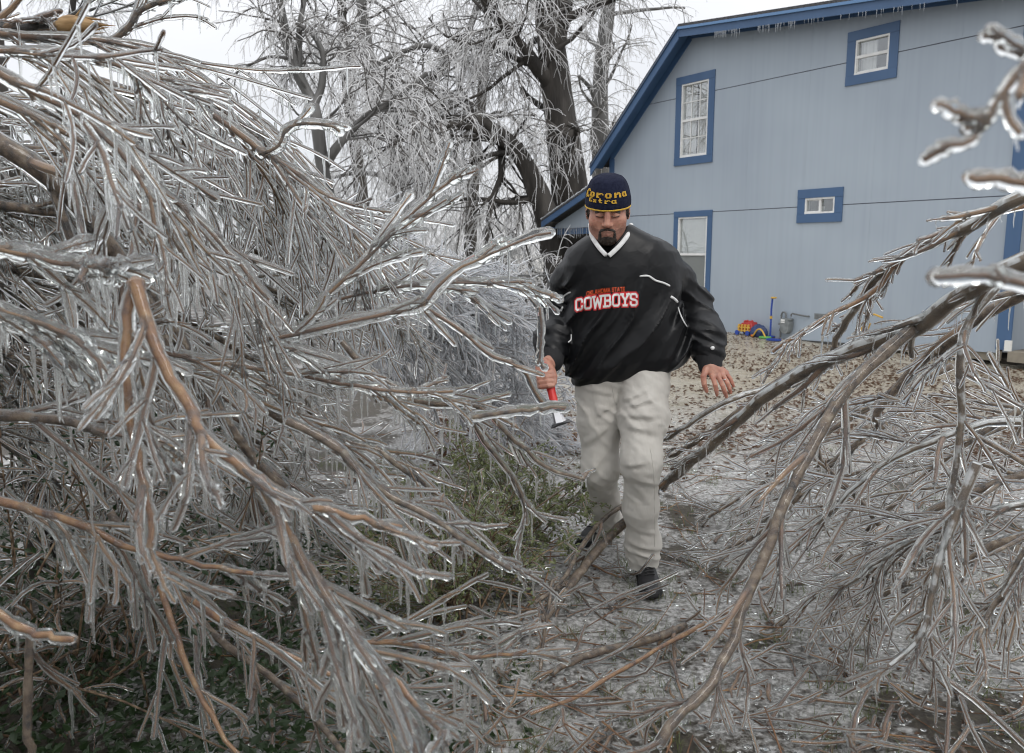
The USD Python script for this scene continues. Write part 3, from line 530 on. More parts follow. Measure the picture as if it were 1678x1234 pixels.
# a far thicket, one grey mass
rng = np.random.default_rng(55); n = 600
b = np.stack([rng.uniform(-24, 12, n), rng.uniform(38, 52, n), np.zeros(n)], 1)
B = grow(rng, b, np.stack([rng.normal(0, .2, n), rng.normal(0, .2, n), np.ones(n)], 1), rng.uniform(2.5, 8.5, n) * np.interp(b[:, 0], [-24, -8, 4, 12], [.8, 1, 1, .8]), 8, .35, .15)
p, T = along(B, rng.uniform(.15, 1, (n, 6))); p, T = p.reshape(-1, 3), T.reshape(-1, 3)
C_ = grow(rng, p, side_dirs(rng, T, rng.uniform(.4, 1.1, len(p))), 1.5 * rng.uniform(.4, 1.3, len(p)), 4, .9, .3)
tag(obj('far_thicket', merge(tubes(B, taper(n, 8, np.full(n, .04), .012), 3), tubes(C_, taper(len(C_), 4, np.full(len(C_), .016), .009), 3)), RIME, smooth=True, kind='stuff'), 'grey mass of far iced thicket behind the standing trees', 'thicket')
# chain link fence
fe = thing('chain_link_fence', 'low chain link fence with a dark top rail left of the porch', 'fence')
fy, fz = 15.2, 1.05; GALV = plain('dull_galvanised', (.10, .10, .10), .5, metallic=.4)
xa, xb = at(560, 450, fy)[0], at(945, 450, fy)[0]
obj('rail', tubes(np.array([[xa, fy, fz], [(xa + xb) / 2, fy, fz], [xb, fy, fz]]), np.full(3, .021), 8), GALV, fe, smooth=60)
for x_ in np.arange(xb - .52, xa, -2.4): obj('post', tubes(np.array([[x_, fy + .03, 0], [x_, fy + .03, .5], [x_, fy + .03, fz + .03]]), np.full(3, .028), 8), GALV, fe, smooth=60)
xs = np.arange(xa, xb, .075); W_ = []
for sgn in (1, -1): W_.append(tubes(np.stack([np.stack([xs, xs + sgn * .5, xs + sgn * 1.0], 1).clip(xa, xb), np.full((len(xs), 3), fy - .02 * sgn * .2 - .026), np.tile([.04, .54, 1.03], (len(xs), 1))], -1), np.full((len(xs), 3), .0028), 3))
obj('wire_mesh', merge(*W_), GALV, fe, kind='stuff')
# ------------------------------------------------------------------ the man: distance fields meshed as closed surfaces
def surface_net(fn, lo, hi, h, slim=.0006):
    """The closed surface fn = 0 (negative inside) of a distance field, by surface nets."""
    lo, hi = np.asarray(lo, float), np.asarray(hi, float)
    n = np.ceil((hi - lo) / h).astype(int) + 1
    bs = 6; nb = np.ceil(n / bs).astype(int); n = nb * bs
    cen = np.stack(np.meshgrid(*[lo[a] + (np.arange(nb[a]) * bs + (bs - 1) / 2) * h for a in range(3)], indexing='ij'), -1)
    fc = fn(cen); F = np.repeat(np.repeat(np.repeat(fc, bs, 0), bs, 1), bs, 2)
    near = np.argwhere(np.abs(fc) < bs * h * 1.25 + .008)          # only blocks near the surface are sampled finely
    off = np.stack(np.meshgrid(*[np.arange(bs)] * 3, indexing='ij'), -1).reshape(-1, 3)
    for i in range(0, len(near), 2000):
        ii = near[i:i + 2000, None] * bs + off[None]
        F[ii[..., 0], ii[..., 1], ii[..., 2]] = fn(lo + ii * h)
    S = F < 0
    cs = [S[i:n[0] - 1 + i, j:n[1] - 1 + j, k:n[2] - 1 + k] for i in (0, 1) for j in (0, 1) for k in (0, 1)]
    tot = sum(c.astype(np.int8) for c in cs); act = (tot > 0) & (tot < 8)
    idx = np.full(act.shape, -1); cells = np.argwhere(act); idx[act] = np.arange(len(cells))
    acc, cnt = np.zeros((len(cells), 3)), np.zeros(len(cells))
    corners = [(i, j, k) for i in (0, 1) for j in (0, 1) for k in (0, 1)]
    for a in range(8):
        for b in range(a + 1, 8):
            ca, cb = np.array(corners[a]), np.array(corners[b])
            if np.abs(ca - cb).sum() != 1: continue
            fa, fb = F[tuple((cells + ca).T)], F[tuple((cells + cb).T)]
            m = (fa < 0) != (fb < 0); t = np.where(m, fa / np.where(m, fa - fb, 1), 0)
            acc += np.where(m[:, None], ca + t[:, None] * (cb - ca), 0); cnt += m
    V = lo + (cells + acc / cnt[:, None]) * h
    quads = []
    for ax in range(3):
        u, w = (ax + 1) % 3, (ax + 2) % 3
        sl = [slice(None)] * 3; sl[ax] = slice(0, n[ax] - 1); s2 = [slice(None)] * 3; s2[ax] = slice(1, n[ax])
        A, B = S[tuple(sl)], S[tuple(s2)]
        e = np.argwhere(A != B); e = e[(e[:, u] > 0) & (e[:, w] > 0) & (e[:, u] < n[u] - 1) & (e[:, w] < n[w] - 1)]
        du, dw = np.eye(3, dtype=int)[u], np.eye(3, dtype=int)[w]
        q = np.stack([idx[tuple((e - du * x - dw * y).T)] for x, y in ((1, 1), (0, 1), (0, 0), (1, 0))], 1)
        inside = A[tuple(e.T)]
        quads.append(np.where(inside[:, None], q, q[:, ::-1]))
    q = np.concatenate(quads)
    T = np.concatenate([q[:, [0, 1, 2]], q[:, [0, 2, 3]]])
    if slim:
        m = Manifold(m3.Mesh(V.astype(np.float32), T.astype(np.uint32)))
        if m.num_tri(): return tm(m.simplify(slim))
    return trimesh.Trimesh(V, T, process=False)

def cone(p, a, b, ra, rb, flat=None):
    """Distance to a round cone a-b; flat: per-axis scale that stretches the section."""
    a, b = np.asarray(a, float), np.asarray(b, float)
    s = np.ones(3) if flat is None else np.asarray(flat, float)
    q, ba = (p - a) / s, (b - a) / s
    t = np.clip((q @ ba) / (ba @ ba), 0, 1)
    return (np.linalg.norm(q - t[..., None] * ba, axis=-1) - (ra + (rb - ra) * t)) * s.min()
def ball(p, c, r):
    r = np.broadcast_to(np.asarray(r, float), 3); q = (p - np.asarray(c, float)) / r
    k = np.linalg.norm(q, axis=-1); return (k - 1) * r.min()
def smin(a, b, k): h = np.clip(0.5 + 0.5 * (b - a) / k, 0, 1); return b * (1 - h) + a * h - k * h * (1 - h)
def smax(a, b, k): return -smin(-a, -b, k)
def chain(p, pts, k=0.02, flat=None):
    d = None
    for (a, ra), (b, rb) in zip(pts[:-1], pts[1:]):
        e = cone(p, a, b, ra, rb, flat); d = e if d is None else smin(d, e, k)
    return d
def ridge(p, scale, seed, oct=2):
    return 1 - np.abs(2 * meshkit.fbm(p * np.asarray(scale, float), oct, seed) - 1) * 2.2
def axes(mesh_pts, o, x, y, z): return o + mesh_pts[..., :1] * x + mesh_pts[..., 1:2] * y + mesh_pts[..., 2:3] * z

# ---- joints, from the photograph at the man's distance
YB = 3.50
SHR, ELR, WRR = at(958, 436, 3.54), at(917, 518, 3.58), at(904, 582, 3.40)
SHL, ELL, WRL = at(1078, 430, 3.54), at(1135, 505, 3.60), at(1163, 594, 3.42)
def torso_field(p):
    rows = np.array([  # photo row, left edge, right edge, half depth
        (364, 980, 1028, .066), (374, 974, 1042, .080), (384, 964, 1062, .095), (396, 949, 1084, .110), (412, 935, 1100, .125), (435, 924, 1108, .140), (470, 926, 1110, .148), (520, 930, 1114, .158),
        (560, 930, 1120, .166), (590, 933, 1124, .165), (606, 938, 1122, .152), (620, 946, 1112, .132)], float)
    L = np.array([at(r[1], r[0], YB) for r in rows]); R = np.array([at(r[2], r[0], YB) for r in rows])
    zc, xl, xr = L[:, 2], L[:, 0], R[:, 0]
    o = np.argsort(zc)
    z = p[..., 2] + 0.20 * np.clip((1.25 - p[..., 2]) / 0.35, 0, 1) * (xl.mean() * .5 + xr.mean() * .5 - p[..., 0])
    a, b, dy = (np.interp(z, zc[o], c[o]) for c in (xl, xr, rows[:, 3]))
    cx, rx = (a + b) / 2, (b - a) / 2
    yc = YB + 0.02 * np.clip((1.2 - z) / .4, -1, 1)
    q = (np.abs((p[..., 0] - cx) / rx) ** 2.5 + np.abs((p[..., 1] - yc) / dy) ** 2.5) ** (1 / 2.5)
    d = (q - 1) * np.minimum(rx, dy) * 0.9
    return smax(d, smax(z - zc.max(), zc.min() - z, .01), 0.03)
def sleeve_r(p): return chain(p, [(SHR, .074), (at(931, 476, 3.57), .077), (ELR, .076), (at(909, 552, 3.48), .078), (at(905, 572, 3.43), .066)], .04)
def sleeve_l(p): return chain(p, [(SHL, .076), (at(1108, 470, 3.58), .081), (ELL, .082), (at(1152, 550, 3.50), .082), (at(1161, 574, 3.45), .068)], .04)
def cuff_r(p): return cone(p, at(905, 570, 3.42), at(904, 591, 3.38), .056, .047)
def cuff_l(p): return cone(p, at(1161, 574, 3.44), at(1164, 599, 3.41), .060, .047)
AX = norm(np.array([0.55, 0.1, 0.85]))
def jacket_field(p, folds=True):
    t = torso_field(p); r, l = sleeve_r(p), sleeve_l(p)
    if folds:
        w = np.clip((1.42 - p[..., 2]) / .25, 0.12, 1) * np.clip((p[..., 2] - (.885 + .20 * (p[..., 0] - .43))) / .10, .12, 1)
        u = p @ AX; v = p @ norm(np.array([0.85, 0, -0.55]))
        q = np.stack([u * 2.2, p[..., 1] * 3.0, v * 11.0], -1) + 0.6 * meshkit.noise(p * 5, 3)[..., None]
        t = t - 0.024 * w * np.abs(ridge(q, 1.0, 11)) ** 1.7 + 0.006 * w - .009 * w * ridge(q * np.array([1, 1, 2.1]), 1.0, 17, 1)
        q2 = np.stack([p[..., 0] * 5, p[..., 1] * 5, p[..., 2] * 15 + p[..., 0] * 7], -1) + 0.8 * meshkit.noise(p * 7, 5)[..., None]
        f = 0.016 * np.abs(ridge(q2, 1.0, 23)) ** 1.4
        r, l = r - f + .005, l - f + .005
    d = smin(t, smin(r, l, .001), .007 + .065 * np.clip((p[..., 2] - 1.27) / .12, 0, 1))
    d = np.minimum(d, np.minimum(cuff_r(p), cuff_l(p)))
    d = smin(d, np.minimum(cuff_r(p), cuff_l(p)), .008)
    # the open V of the collar
    a = at(997, 412, 3.35)
    n1, n2 = norm(np.array([-0.84, -0.2, -0.52])), norm(np.array([0.84, -0.2, -0.52]))
    cut = np.maximum(np.maximum((p - a) @ n1, (p - a) @ n2), p[..., 1] - 3.50)
    neck = cone(p, at(1000, 340, 3.49), at(999, 388, 3.49), .098, .080)
    return smax(d, -np.minimum(cut, neck), .008)
def hit(field, px_, py_, y0=2.9, y1=3.9):
    """Where the line of sight through a pixel of the photograph meets a surface: for setting trims and print on it."""
    px_, py_ = np.broadcast_arrays(np.asarray(px_, float), np.asarray(py_, float))
    x, y, c, s = (px_ - CX) / FPX, (CY - py_) / FPX, math.cos(PITCH), math.sin(PITCH)
    r = np.stack([x, c + s * y, -s + c * y], -1); r = r / r[..., 1:2]
    t = np.full(px_.shape, y0)
    for _ in range(34):
        t = np.minimum(t + np.maximum(field(CAM + r * t[..., None]), -0.01) * 0.85, y1)
    return CAM + r * t[..., None]

# ---- materials
SKIN = mk('skin', {'g': ('geometry', {}), 'n': ('noise_texture', {'scale': 38.0, 'detail': 3.0}), 'r': ('rgb_ramp', {'ramp': [(0.3, (0.28, 0.125, 0.088)), (0.7, (0.41, 0.21, 0.148))]}),
    'n2': ('noise_texture', {'scale': 420.0, 'detail': 2.0}), 'b': ('bump', {'strength': 0.15, 'distance': 0.001}),
    'p': ('principled_bsdf', {'roughness': 0.48, 'specular_ior_level': 0.4, 'subsurface_weight': 0.15, 'subsurface_scale': 0.01})},
    [('g.position', 'n.vector'), ('n.fac', 'r.fac'), ('r.color', 'p.base_color'), ('g.position', 'n2.vector'), ('n2.fac', 'b.height'), ('b.normal', 'p.normal')], surface='p.BSDF')
HAIR = noisy('dark_hair', [(0.012, 0.008, 0.006), (0.035, 0.022, 0.015)], 90, rough=0.55, bump=0.8, bscale=380, dist=0.003)
SHADE = noisy('stubbled_skin', [(.20, .095, .068), (.34, .172, .122)], 300, rough=.6)
STUBBLE = plain('lip', (0.30, 0.10, 0.075), 0.5)
NYLON = noisy('black_nylon', [(0.0035, 0.0037, 0.0042), (0.006, 0.0062, 0.0068)], 8, rough=0.42, spec=0.32)
NYLON = mk('black_nylon_shell', {'g': ('geometry', {}), 'rot': ('vector_rotate', {'rotate_type': 'y_axis', 'angle': .6}), 'map': ('mapping', {'scale': (9, 7, 2.6)}), 'w': ('noise_texture', {'type': 'ridged_multifractal', 'scale': 1.0, 'detail': 3.0, 'distortion': .6, 'use_normalize': True}),
    'map2': ('mapping', {'scale': (5, 5, 14)}), 'w2': ('noise_texture', {'scale': 1.0, 'detail': 4.0, 'distortion': .8}), 'b': ('bump', {'strength': .5, 'distance': .010}), 'b2': ('bump', {'strength': .4, 'distance': .007}),
    'p': ('principled_bsdf', {'base_color': (.0034, .0036, .0042), 'roughness': .42, 'specular_ior_level': .26})},
    [('g.position', 'rot.vector'), ('rot.vector', 'map.vector'), ('map.vector', 'w.vector'), ('w.fac', 'b.height'), ('rot.vector', 'map2.vector'), ('map2.vector', 'w2.vector'), ('w2.fac', 'b2.height'), ('b2.normal', 'b.normal'), ('b.normal', 'p.normal')], surface='p.BSDF')
RIB = noisy('black_rib_knit', [(0.006, 0.006, 0.007), (0.011, 0.011, 0.012)], 60, rough=0.85, bump=0.5, bscale=260, stretch=(1, 1, 0.05))
WHITE = noisy('white_knit', [(0.55, 0.55, 0.54), (0.68, 0.68, 0.67)], 60, rough=0.8)
KHAKI = noisy('khaki_twill', [(0.42, 0.40, 0.365), (0.50, 0.48, 0.44)], 7, rough=0.9, bump=0.6, bscale=16, spec=0.2, dist=.006, stretch=(1.6, 1.3, .8))
NAVY = noisy('navy_knit', [(0.006, 0.008, 0.02), (0.014, 0.017, 0.036)], 120, rough=0.95, bump=0.6, bscale=420, spec=0.15, dist=0.002)
GOLD = noisy('gold_knit', [(0.50, 0.29, 0.025), (0.66, 0.42, 0.06)], 150, rough=0.9, bump=0.5, bscale=400)
INK_W, INK_R, INK_O = plain('white_print', (0.72, 0.71, 0.69), 0.6), plain('red_print', (0.55, 0.02, 0.025), 0.6), plain('orange_print', (0.62, 0.075, 0.012), 0.6)
SHOE = noisy('black_shoe_leather', [(0.008, 0.008, 0.009), (0.018, 0.018, 0.02)], 30, rough=0.5, bump=0.3)
SHOE_G = plain('grey_shoe_trim', (0.085, 0.08, 0.07), 0.6)
SOLE = plain('black_rubber_sole', (0.008, 0.008, 0.008), 0.7)

man = thing('person', 'person in black pullover, khaki trousers and navy beanie walking with a hatchet', 'person', loc=(0, 0, 0))
# ---- head
HC = at(996, 345, 3.42); yaw, pit = math.radians(-7), math.radians(16)
HX = np.array([math.cos(yaw), math.sin(yaw), 0]); hy0 = np.array([-math.sin(yaw), math.cos(yaw), 0])
HYv = hy0 * math.cos(pit) + np.array([0, 0, 1]) * math.sin(pit); HZ = np.cross(HX, HYv)
HS = 1.03
def to_head(p): q = p - HC; return np.stack([q @ HX, q @ HYv, q @ HZ], -1) / HS
def from_head(q): return HC + HS * (q[..., :1] * HX + q[..., 1:2] * HYv + q[..., 2:3] * HZ)
def head_local(q):
    m = np.stack([np.abs(q[..., 0]), q[..., 1], q[..., 2]], -1)
    d = ball(q, (0, .012, .035), (.079, .098, .092))
    d = smin(d, ball(q, (0, -.022, -.040), (.064, .072, .080)), .03)
    d = smin(d, ball(q, (0, -.058, -.098), (.036, .034, .028)), .03)
    d = smin(d, ball(m, (.050, .0, -.070), (.020, .040, .035)), .03)
    d = smin(d, ball(m, (.044, -.058, -.026), (.026, .026, .024)), .03)
    d = smin(d, cone(q, (-.030, -.080, .024), (.030, -.080, .024), .012, .011), .016)
    d = smax(d, -ball(m, (.031, -.108, .004), (.022, .026, .0155)), .012)
    d = smin(d, ball(m, (.031, -.078, .001), .0145), .004)
    d = smin(d, cone(m, (.018, -.0915, -.0045), (.044, -.083, -.0055), .0026, .0022), .003)   # lower lash line
    d = smin(d, cone(q, (0, -.091, .014), (0, -.112, -.030), .009, .0125), .012)
    d = smin(d, ball(m, (.0135, -.101, -.034), (.009, .011, .008)), .006)
    d = smax(d, -ball(m, (.0075, -.110, -.043), (.004, .006, .004)), .004)
    d = smin(d, ball(q, (0, -.083, -.062), (.030, .018, .020)), .014)
    d = smin(d, cone(m, (0, -.1005, -.0600), (.022, -.089, -.0635), .0052, .0025), .004)
    d = smin(d, cone(m, (0, -.0995, -.0725), (.020, -.089, -.0695), .0068, .003), .004)
    d = smax(d, -cone(m, (0, -.108, -.0660), (.024, -.094, -.0670), .0028, .002), .003)
    ear = ball(m, (.081, .012, -.008), (.010, .019, .031))
    ear = smax(ear, -ball(m, (.090, .006, -.006), (.007, .010, .018)), .005)
    d = smin(d, ear, .008)
    return d
def neck_f(p): return chain(p, [(from_head(np.array([0, .03, -.06])), .060), (at(1000, 392, 3.50), .064), (at(1000, 425, 3.52), .085)], .03)
def skin_head(p): return smin(head_local(to_head(p)) * HS, neck_f(p), .03)
head_m = surface_net(skin_head, HC - [.13, .16, .30], HC + [.13, .2, .15], .0034)
# ---- hands: palm, four fingers of three bones and a thumb, each its own chain
def hand_field(p, palm, fingers, thumb, k=.007):
    d = None
    for a, b, ra, rb in palm:
        e = cone(p, a, b, ra, rb); d = e if d is None else smin(d, e, .012)
    for fg in fingers + [thumb]:
        e = None
        for (a, ra), (b, rb) in zip(fg[:-1], fg[1:]):
            s = cone(p, a, b, ra, rb); e = s if e is None else smin(e, s, .003)
        d = smin(d, e, .006)
    return d
# left hand: back of the hand to the camera, fingers spread and hanging over the iced branch
L = lambda x, y, Y: at(x, y, Y)
lf = [[(L(1168, 618, 3.345), .0105), (L(1172, 631, 3.325), .0098), (L(1174, 640, 3.325), .0088), (L(1175, 647, 3.335), .0072)],
      [(L(1177, 617, 3.35), .0108), (L(1184, 632, 3.325), .0098), (L(1188, 643, 3.325), .0090), (L(1190.5, 650, 3.335), .0074)],
      [(L(1185, 615, 3.365), .0102), (L(1192, 628, 3.34), .0094), (L(1195.5, 637, 3.34), .0086), (L(1197.5, 643.5, 3.35), .0070)],
      [(L(1190, 611, 3.39), .0092), (L(1197, 621, 3.37), .0082), (L(1200, 628, 3.37), .0074), (L(1202, 633, 3.38), .0062)]]
lt = [(L(1157, 605, 3.37), .0150), (L(1152.5, 617, 3.345), .0120), (L(1154, 630, 3.335), .0105), (L(1158, 641, 3.335), .0082)]
lp = [(L(1164, 590, 3.41), L(1165, 604, 3.385), .030, .029), (L(1162, 602, 3.38), L(1168, 617, 3.355), .019, .0135), (L(1167, 602, 3.38), L(1177, 616, 3.36), .020, .0135),
      (L(1172, 602, 3.385), L(1184, 614, 3.375), .019, .0128), (L(1175, 602, 3.395), L(1189, 610, 3.395), .017, .0115)]
hand_l = surface_net(lambda p: hand_field(p, lp, lf, lt), L(1168, 622, 3.37) - [.075, .075, .11], L(1172, 615, 3.37) + [.10, .09, .10], .0022)
# right hand: a fist round the red handle, thumb down its near side
H0, H1 = at(894, 603, 3.30), at(909.5, 665, 3.24)               # the handle's ends
hd = norm(H1 - H0); hs = norm(np.cross(hd, np.array([0, 1.0, 0]))); hs = hs if hs[0] > 0 else -hs; hf = np.cross(hs, hd); hf = hf if hf[1] < 0 else -hf   # right, and towards the camera
def hp(u, x, y): return H0 + hd * u + hs * x + hf * y            # along the handle, to the right, towards the camera
rf = []
for i, u in enumerate((.078, .059, .040, .023)):
    r = (.0108, .0108, .0102, .0090)[i]
    rf.append([(hp(u - .010, -.040 + .002 * i, -.012), r * 1.08), (hp(u - .002, -.034, .016), r), (hp(u + .003, -.008, .0275), r * .94), (hp(u + .005, .012, .0225), r * .84)])
rt = [(hp(-.012, .006, -.002), .0170), (hp(.018, .024, .010), .0130), (hp(.048, .027, .018), .0112), (hp(.074, .022, .021), .0085)]
rp = [(at(903, 583, 3.375), at(899, 597, 3.345), .029, .030), (hp(-.022, -.006, -.026), hp(.066, -.032, -.016), .024, .0125), (hp(-.018, -.012, -.020), hp(.048, -.034, -.014), .024, .0125),
      (hp(-.012, -.018, -.012), hp(.014, -.036, -.010), .022, .0115), (hp(-.024, .004, -.012), hp(.004, .016, .0), .022, .017)]
hand_r = surface_net(lambda p: hand_field(p, rp, rf, rt), hp(.02, 0, 0) - [.10, .11, .11], hp(.02, 0, 0) + [.09, .11, .13], .0022)
def under_body(p):
    d = cone(p, at(998, 455, 3.52), at(1010, 560, 3.52), .12, .13, (1.15, .8, 1))
    d = smin(d, chain(p, [(at(1000, 400, 3.52), .065), (at(1000, 440, 3.52), .11)], .03), .05)
    for a, b, c, in ((SHR, ELR, WRR), (SHL, ELL, WRL)): d = smin(d, chain(p, [(a, .052), (b, .042), (c, .030)], .02), .03)
    for h_, k_, a_ in ((LEG_L[0], LEG_L[2], LEG_L[-1]), (LEG_R[0], LEG_R[2], LEG_R[-1])): d = smin(d, chain(p, [(h_[0], .078), (k_[0], .05), (a_[0], .036)], .02), .04)
    return d
LEG_L = [(at(1053, 618, 3.47), .118), (at(1054, 680, 3.39), .100), (at(1051, 755, 3.31), .079), (at(1050, 830, 3.39), .0715), (at(1053, 890, 3.46), .0710), (at(1055, 924, 3.48), .0670)]
LEG_R = [(at(984, 622, 3.50), .118), (at(983, 690, 3.50), .092), (at(984, 765, 3.50), .077), (at(990, 820, 3.66), .068), (at(997, 855, 3.84), .063), (at(1000, 872, 3.92), .058)]
body_m = surface_net(under_body, [-.1, 3.1, .05], [1.0, 4.15, 1.75], .016)
body_all = Manifold.batch_boolean([Manifold(m3.Mesh(np.asarray(m.vertices, np.float32), np.asarray(m.faces, np.uint32))) for m in (head_m, hand_l, hand_r, body_m)], m3.OpType.Add)
obj('body', body_all if body_all.num_tri() else join([head_m, hand_l, hand_r, body_m]), SKIN, man, smooth=True)
# ---- hair, beard, brows
def region_hair(q, which):
    d = head_local(q)
    x, z, y = np.abs(q[..., 0]), q[..., 2], q[..., 1]
    w = 0.0035 * (meshkit.noise(q * 260, 4) - .5)
    if which == 'beard':
        must = np.maximum(np.abs(z + .0505 + 0.26 * np.clip(x, 0, .03)) - .0058, x - .029)
        sides = np.maximum(np.abs(x - .0290 - .0 * z) - .0048 - .12 * np.clip(-z - .06, 0, .05), np.maximum(-z - .112, z + .054))
        chin = np.sqrt((x / .031) ** 2 + ((z + .103) / .0235) ** 2) * .03 - .03
        reg = np.minimum(np.minimum(must, sides), chin)
        return np.maximum(smax(d - .0030, reg, .006), y + .02) + w
    if which == 'brow':
        reg = np.maximum(np.abs(z - .0185 + np.clip(x - .03, 0, 1) * .35) - .0052, np.maximum(x - .050, .013 - x))
        return np.maximum(np.maximum(d - .0022, reg), y + .04) + w * .6
    if which == 'stubble':
        return np.maximum(np.maximum(d - .0011, np.maximum(z + .056 - .15 * x, -z - .128)), y + .005) + w * .35
    if which == 'lash':
        reg = np.maximum(np.abs(z + .0045 - (x - .03) ** 2 * 9) - .0019, np.abs(x - .031) - .016)
        return np.maximum(np.maximum(d - .0016, reg), y + .04)
    side = np.maximum(np.maximum(.036 - y + np.clip(-z - .02, 0, 1) * .2, z - .05), -z - .070 + np.clip(.06 - y, -.02, .08) * .4)
    burn = np.maximum(np.maximum(np.abs(y + .014) - .008, np.abs(z - .0) - .034), .05 - x)
    return np.maximum(d - np.where(burn < 0, .0018, .0055), np.minimum(side, burn)) + w
for nm in ('beard', 'brow', 'lash', 'hair', 'stubble'):
    q = surface_net(lambda p: region_hair(p, nm), (-.105, -.13, -.15), (.105, .14, .07), .0022 if nm == 'hair' else .0017)
    q.vertices = from_head(np.asarray(q.vertices)); obj({'beard': 'beard', 'brow': 'eyebrows', 'lash': 'eyelashes', 'hair': 'hair', 'stubble': 'stubble'}[nm], q, SHADE if nm == 'stubble' else HAIR, man, smooth=True)
lips = surface_net(lambda q: np.maximum(smin(cone(np.abs(q) * [1, 0, 0] + q * [0, 1, 1], (0, -.1012, -.0605), (.021, -.0895, -.0640), .0048, .002), cone(np.abs(q) * [1, 0, 0] + q * [0, 1, 1], (0, -.1005, -.0722), (.019, -.0895, -.0692), .0065, .0026), .002),
     -cone(np.abs(q) * [1, 0, 0] + q * [0, 1, 1], (0, -.1085, -.0660), (.024, -.0945, -.0670), .0022, .0016)), (-.03, -.115, -.085), (.03, -.08, -.05), .0012)
lips.vertices = from_head(np.asarray(lips.vertices)); obj('lips', lips, STUBBLE, man, smooth=True)
# ---- beanie
def hat_field(q):
    d = ball(q, (0, .010, .036), (.0905, .111, .104))
    d = smax(smin(d, ball(q, (0, .014, .086), (.074, .092, .068)), .02), q[..., 2] - .146, .03)
    d = d - .0022 * ridge(q, (25, 25, 9), 31)
    return smax(np.maximum(d, -(d + .012)), .020 + .06 * (q[..., 1] + .1) * -0.35 - q[..., 2], .006)
def hat_outer(q): return smin(ball(q, (0, .010, .036), (.0905, .111, .104)), ball(q, (0, .014, .086), (.074, .092, .068)), .02)
hatm = surface_net(hat_field, (-.105, -.125, -.0), (.105, .135, .175), .0036)
hatm.vertices = from_head(np.asarray(hatm.vertices)); hat = obj('beanie', hatm, NAVY, man, smooth=True)
def hat_band(q):
    d = ball(q, (0, .010, .036), (.0935, .114, .107)); e = q[..., 2] - (.022 - .021 * (q[..., 1] + .1) )
    return smax(np.maximum(d, -(d + .010)), np.abs(e) - .0042, .003)
bm = surface_net(hat_band, (-.105, -.125, -.02), (.105, .135, .05), .0022); bm.vertices = from_head(np.asarray(bm.vertices)); obj('hem_stripe', bm, GOLD, hat, smooth=True)
def raster(rows, w, h, sl=0.0):
    """Knitted letters: every stitch of a pixel pattern a small raised block (x, z centre)."""
    return [(c * w + sl * r, -r * h) for r, row in enumerate(rows) for c, ch in enumerate(row) if ch != ' ']
GLYPH = {'C': ['  #### ', ' ##   #', '##     ', '##     ', '##     ', '##     ', '##   # ', ' ##### ', ' #     '], 'o': ['       ', '       ', ' ####  ', '##  ## ', '##  ## ', '##  ## ', ' ####  '],
         'r': ['       ', '       ', '## ### ', '####  #', '##     ', '##     ', '###    '], 'n': ['       ', '       ', '## ### ', '#### ##', '##   ##', '##   ##', '##   ##'],
         'a': ['       ', '       ', ' ##### ', '##  ## ', '##  ## ', '##  ## ', ' ######'], 'E': [' ##### ', '##     ', '####   ', '##     ', '##   # ', ' ##### '],
         'x': ['       ', '       ', '## ##  ', ' ###   ', ' ###   ', '## ##  '], 't': [' ##    ', ' ##    ', '#####  ', ' ##    ', ' ##    ', '  ###  ']}
def hat_text(word, th0, z0, w, h, dth):
    parts = []
    for i, ch in enumerate(word):
        g = GLYPH[ch]
        for x, z in raster(g, w, h):
            th = th0 + (i * dth + x); zz = z0 + z
            parts.append((th, zz))
    th, zz = np.array(parts).T
    dirs = np.stack([np.sin(th), -np.cos(th), 0 * th], -1); r = np.full(len(th), .15)
    for _ in range(60):
        P = dirs * r[:, None] + np.stack([0 * th, 0 * th + .01, zz], -1); r = r - hat_outer(P) * 0.8
    P = dirs * r[:, None] + np.stack([0 * th, 0 * th + .01, zz], -1)
    T = np.stack([np.cos(th), np.sin(th), 0 * th], -1); N = dirs; Z = np.array([0, 0, 1.0])
    b = box(-.5, .5, -.5, .5, -.5, .5); v0, f0 = np.asarray(b.vertices), np.asarray(b.faces)
    V = P[:, None] + v0[None, :, :1] * T[:, None] * w * .105 * 1.06 + v0[None, :, 1:2] * N[:, None] * .0085 + v0[None, :, 2:3] * Z * h * 1.06
    return from_head(V.reshape(-1, 3)), (f0[None] + 8 * np.arange(len(P))[:, None, None]).reshape(-1, 3)
obj('lettering', merge(hat_text('Corona', -1.12, .0935, .040, .0036, .345), hat_text('Extra', -.80, .0665, .029, .0026, .235)), GOLD, hat)
# ---- jacket
jm = surface_net(jacket_field, [-.05, 3.15, .82], [1.02, 3.95, 1.66], .0075)
jac = obj('jacket', jm, NYLON, man, smooth=True)
obj('cuff', surface_net(lambda p: cuff_r(p) - .003, at(905, 580, 3.4) - [.10, .1, .11], at(905, 580, 3.4) + [.10, .1, .11], .006), RIB, jac, smooth=True)
obj('cuff', surface_net(lambda p: cuff_l(p) - .003, at(1163, 586, 3.42) - [.10, .1, .11], at(1163, 586, 3.42) + [.10, .1, .11], .006), RIB, jac, smooth=True)
under = surface_net(lambda p: np.maximum(chain(p, [(at(999, 384, 3.50), .070), (at(999, 440, 3.50), .100)], .03), (p[..., 2] - at(999, 378, 3.47)[2])), [.1, 3.2, 1.1], [.8, 3.8, 1.66], .008)
obj('undershirt', under, RIB, man, smooth=True)
def on(field, pts, lift, w, n=24, k=6, sq=None):
    pts = np.asarray(pts, float); s = spline(np.c_[pts, 0 * pts[:, 0]], n)[:, :2]
    P = hit(field, s[:, 0], s[:, 1]); P = P - norm(P - CAM) * lift
    return tubes(P[None], np.full((1, n), w) * np.r_[.5, np.ones(n - 2), .5][None], k, squash=sq)
jf = lambda p: jacket_field(p, True)
CW = .0105
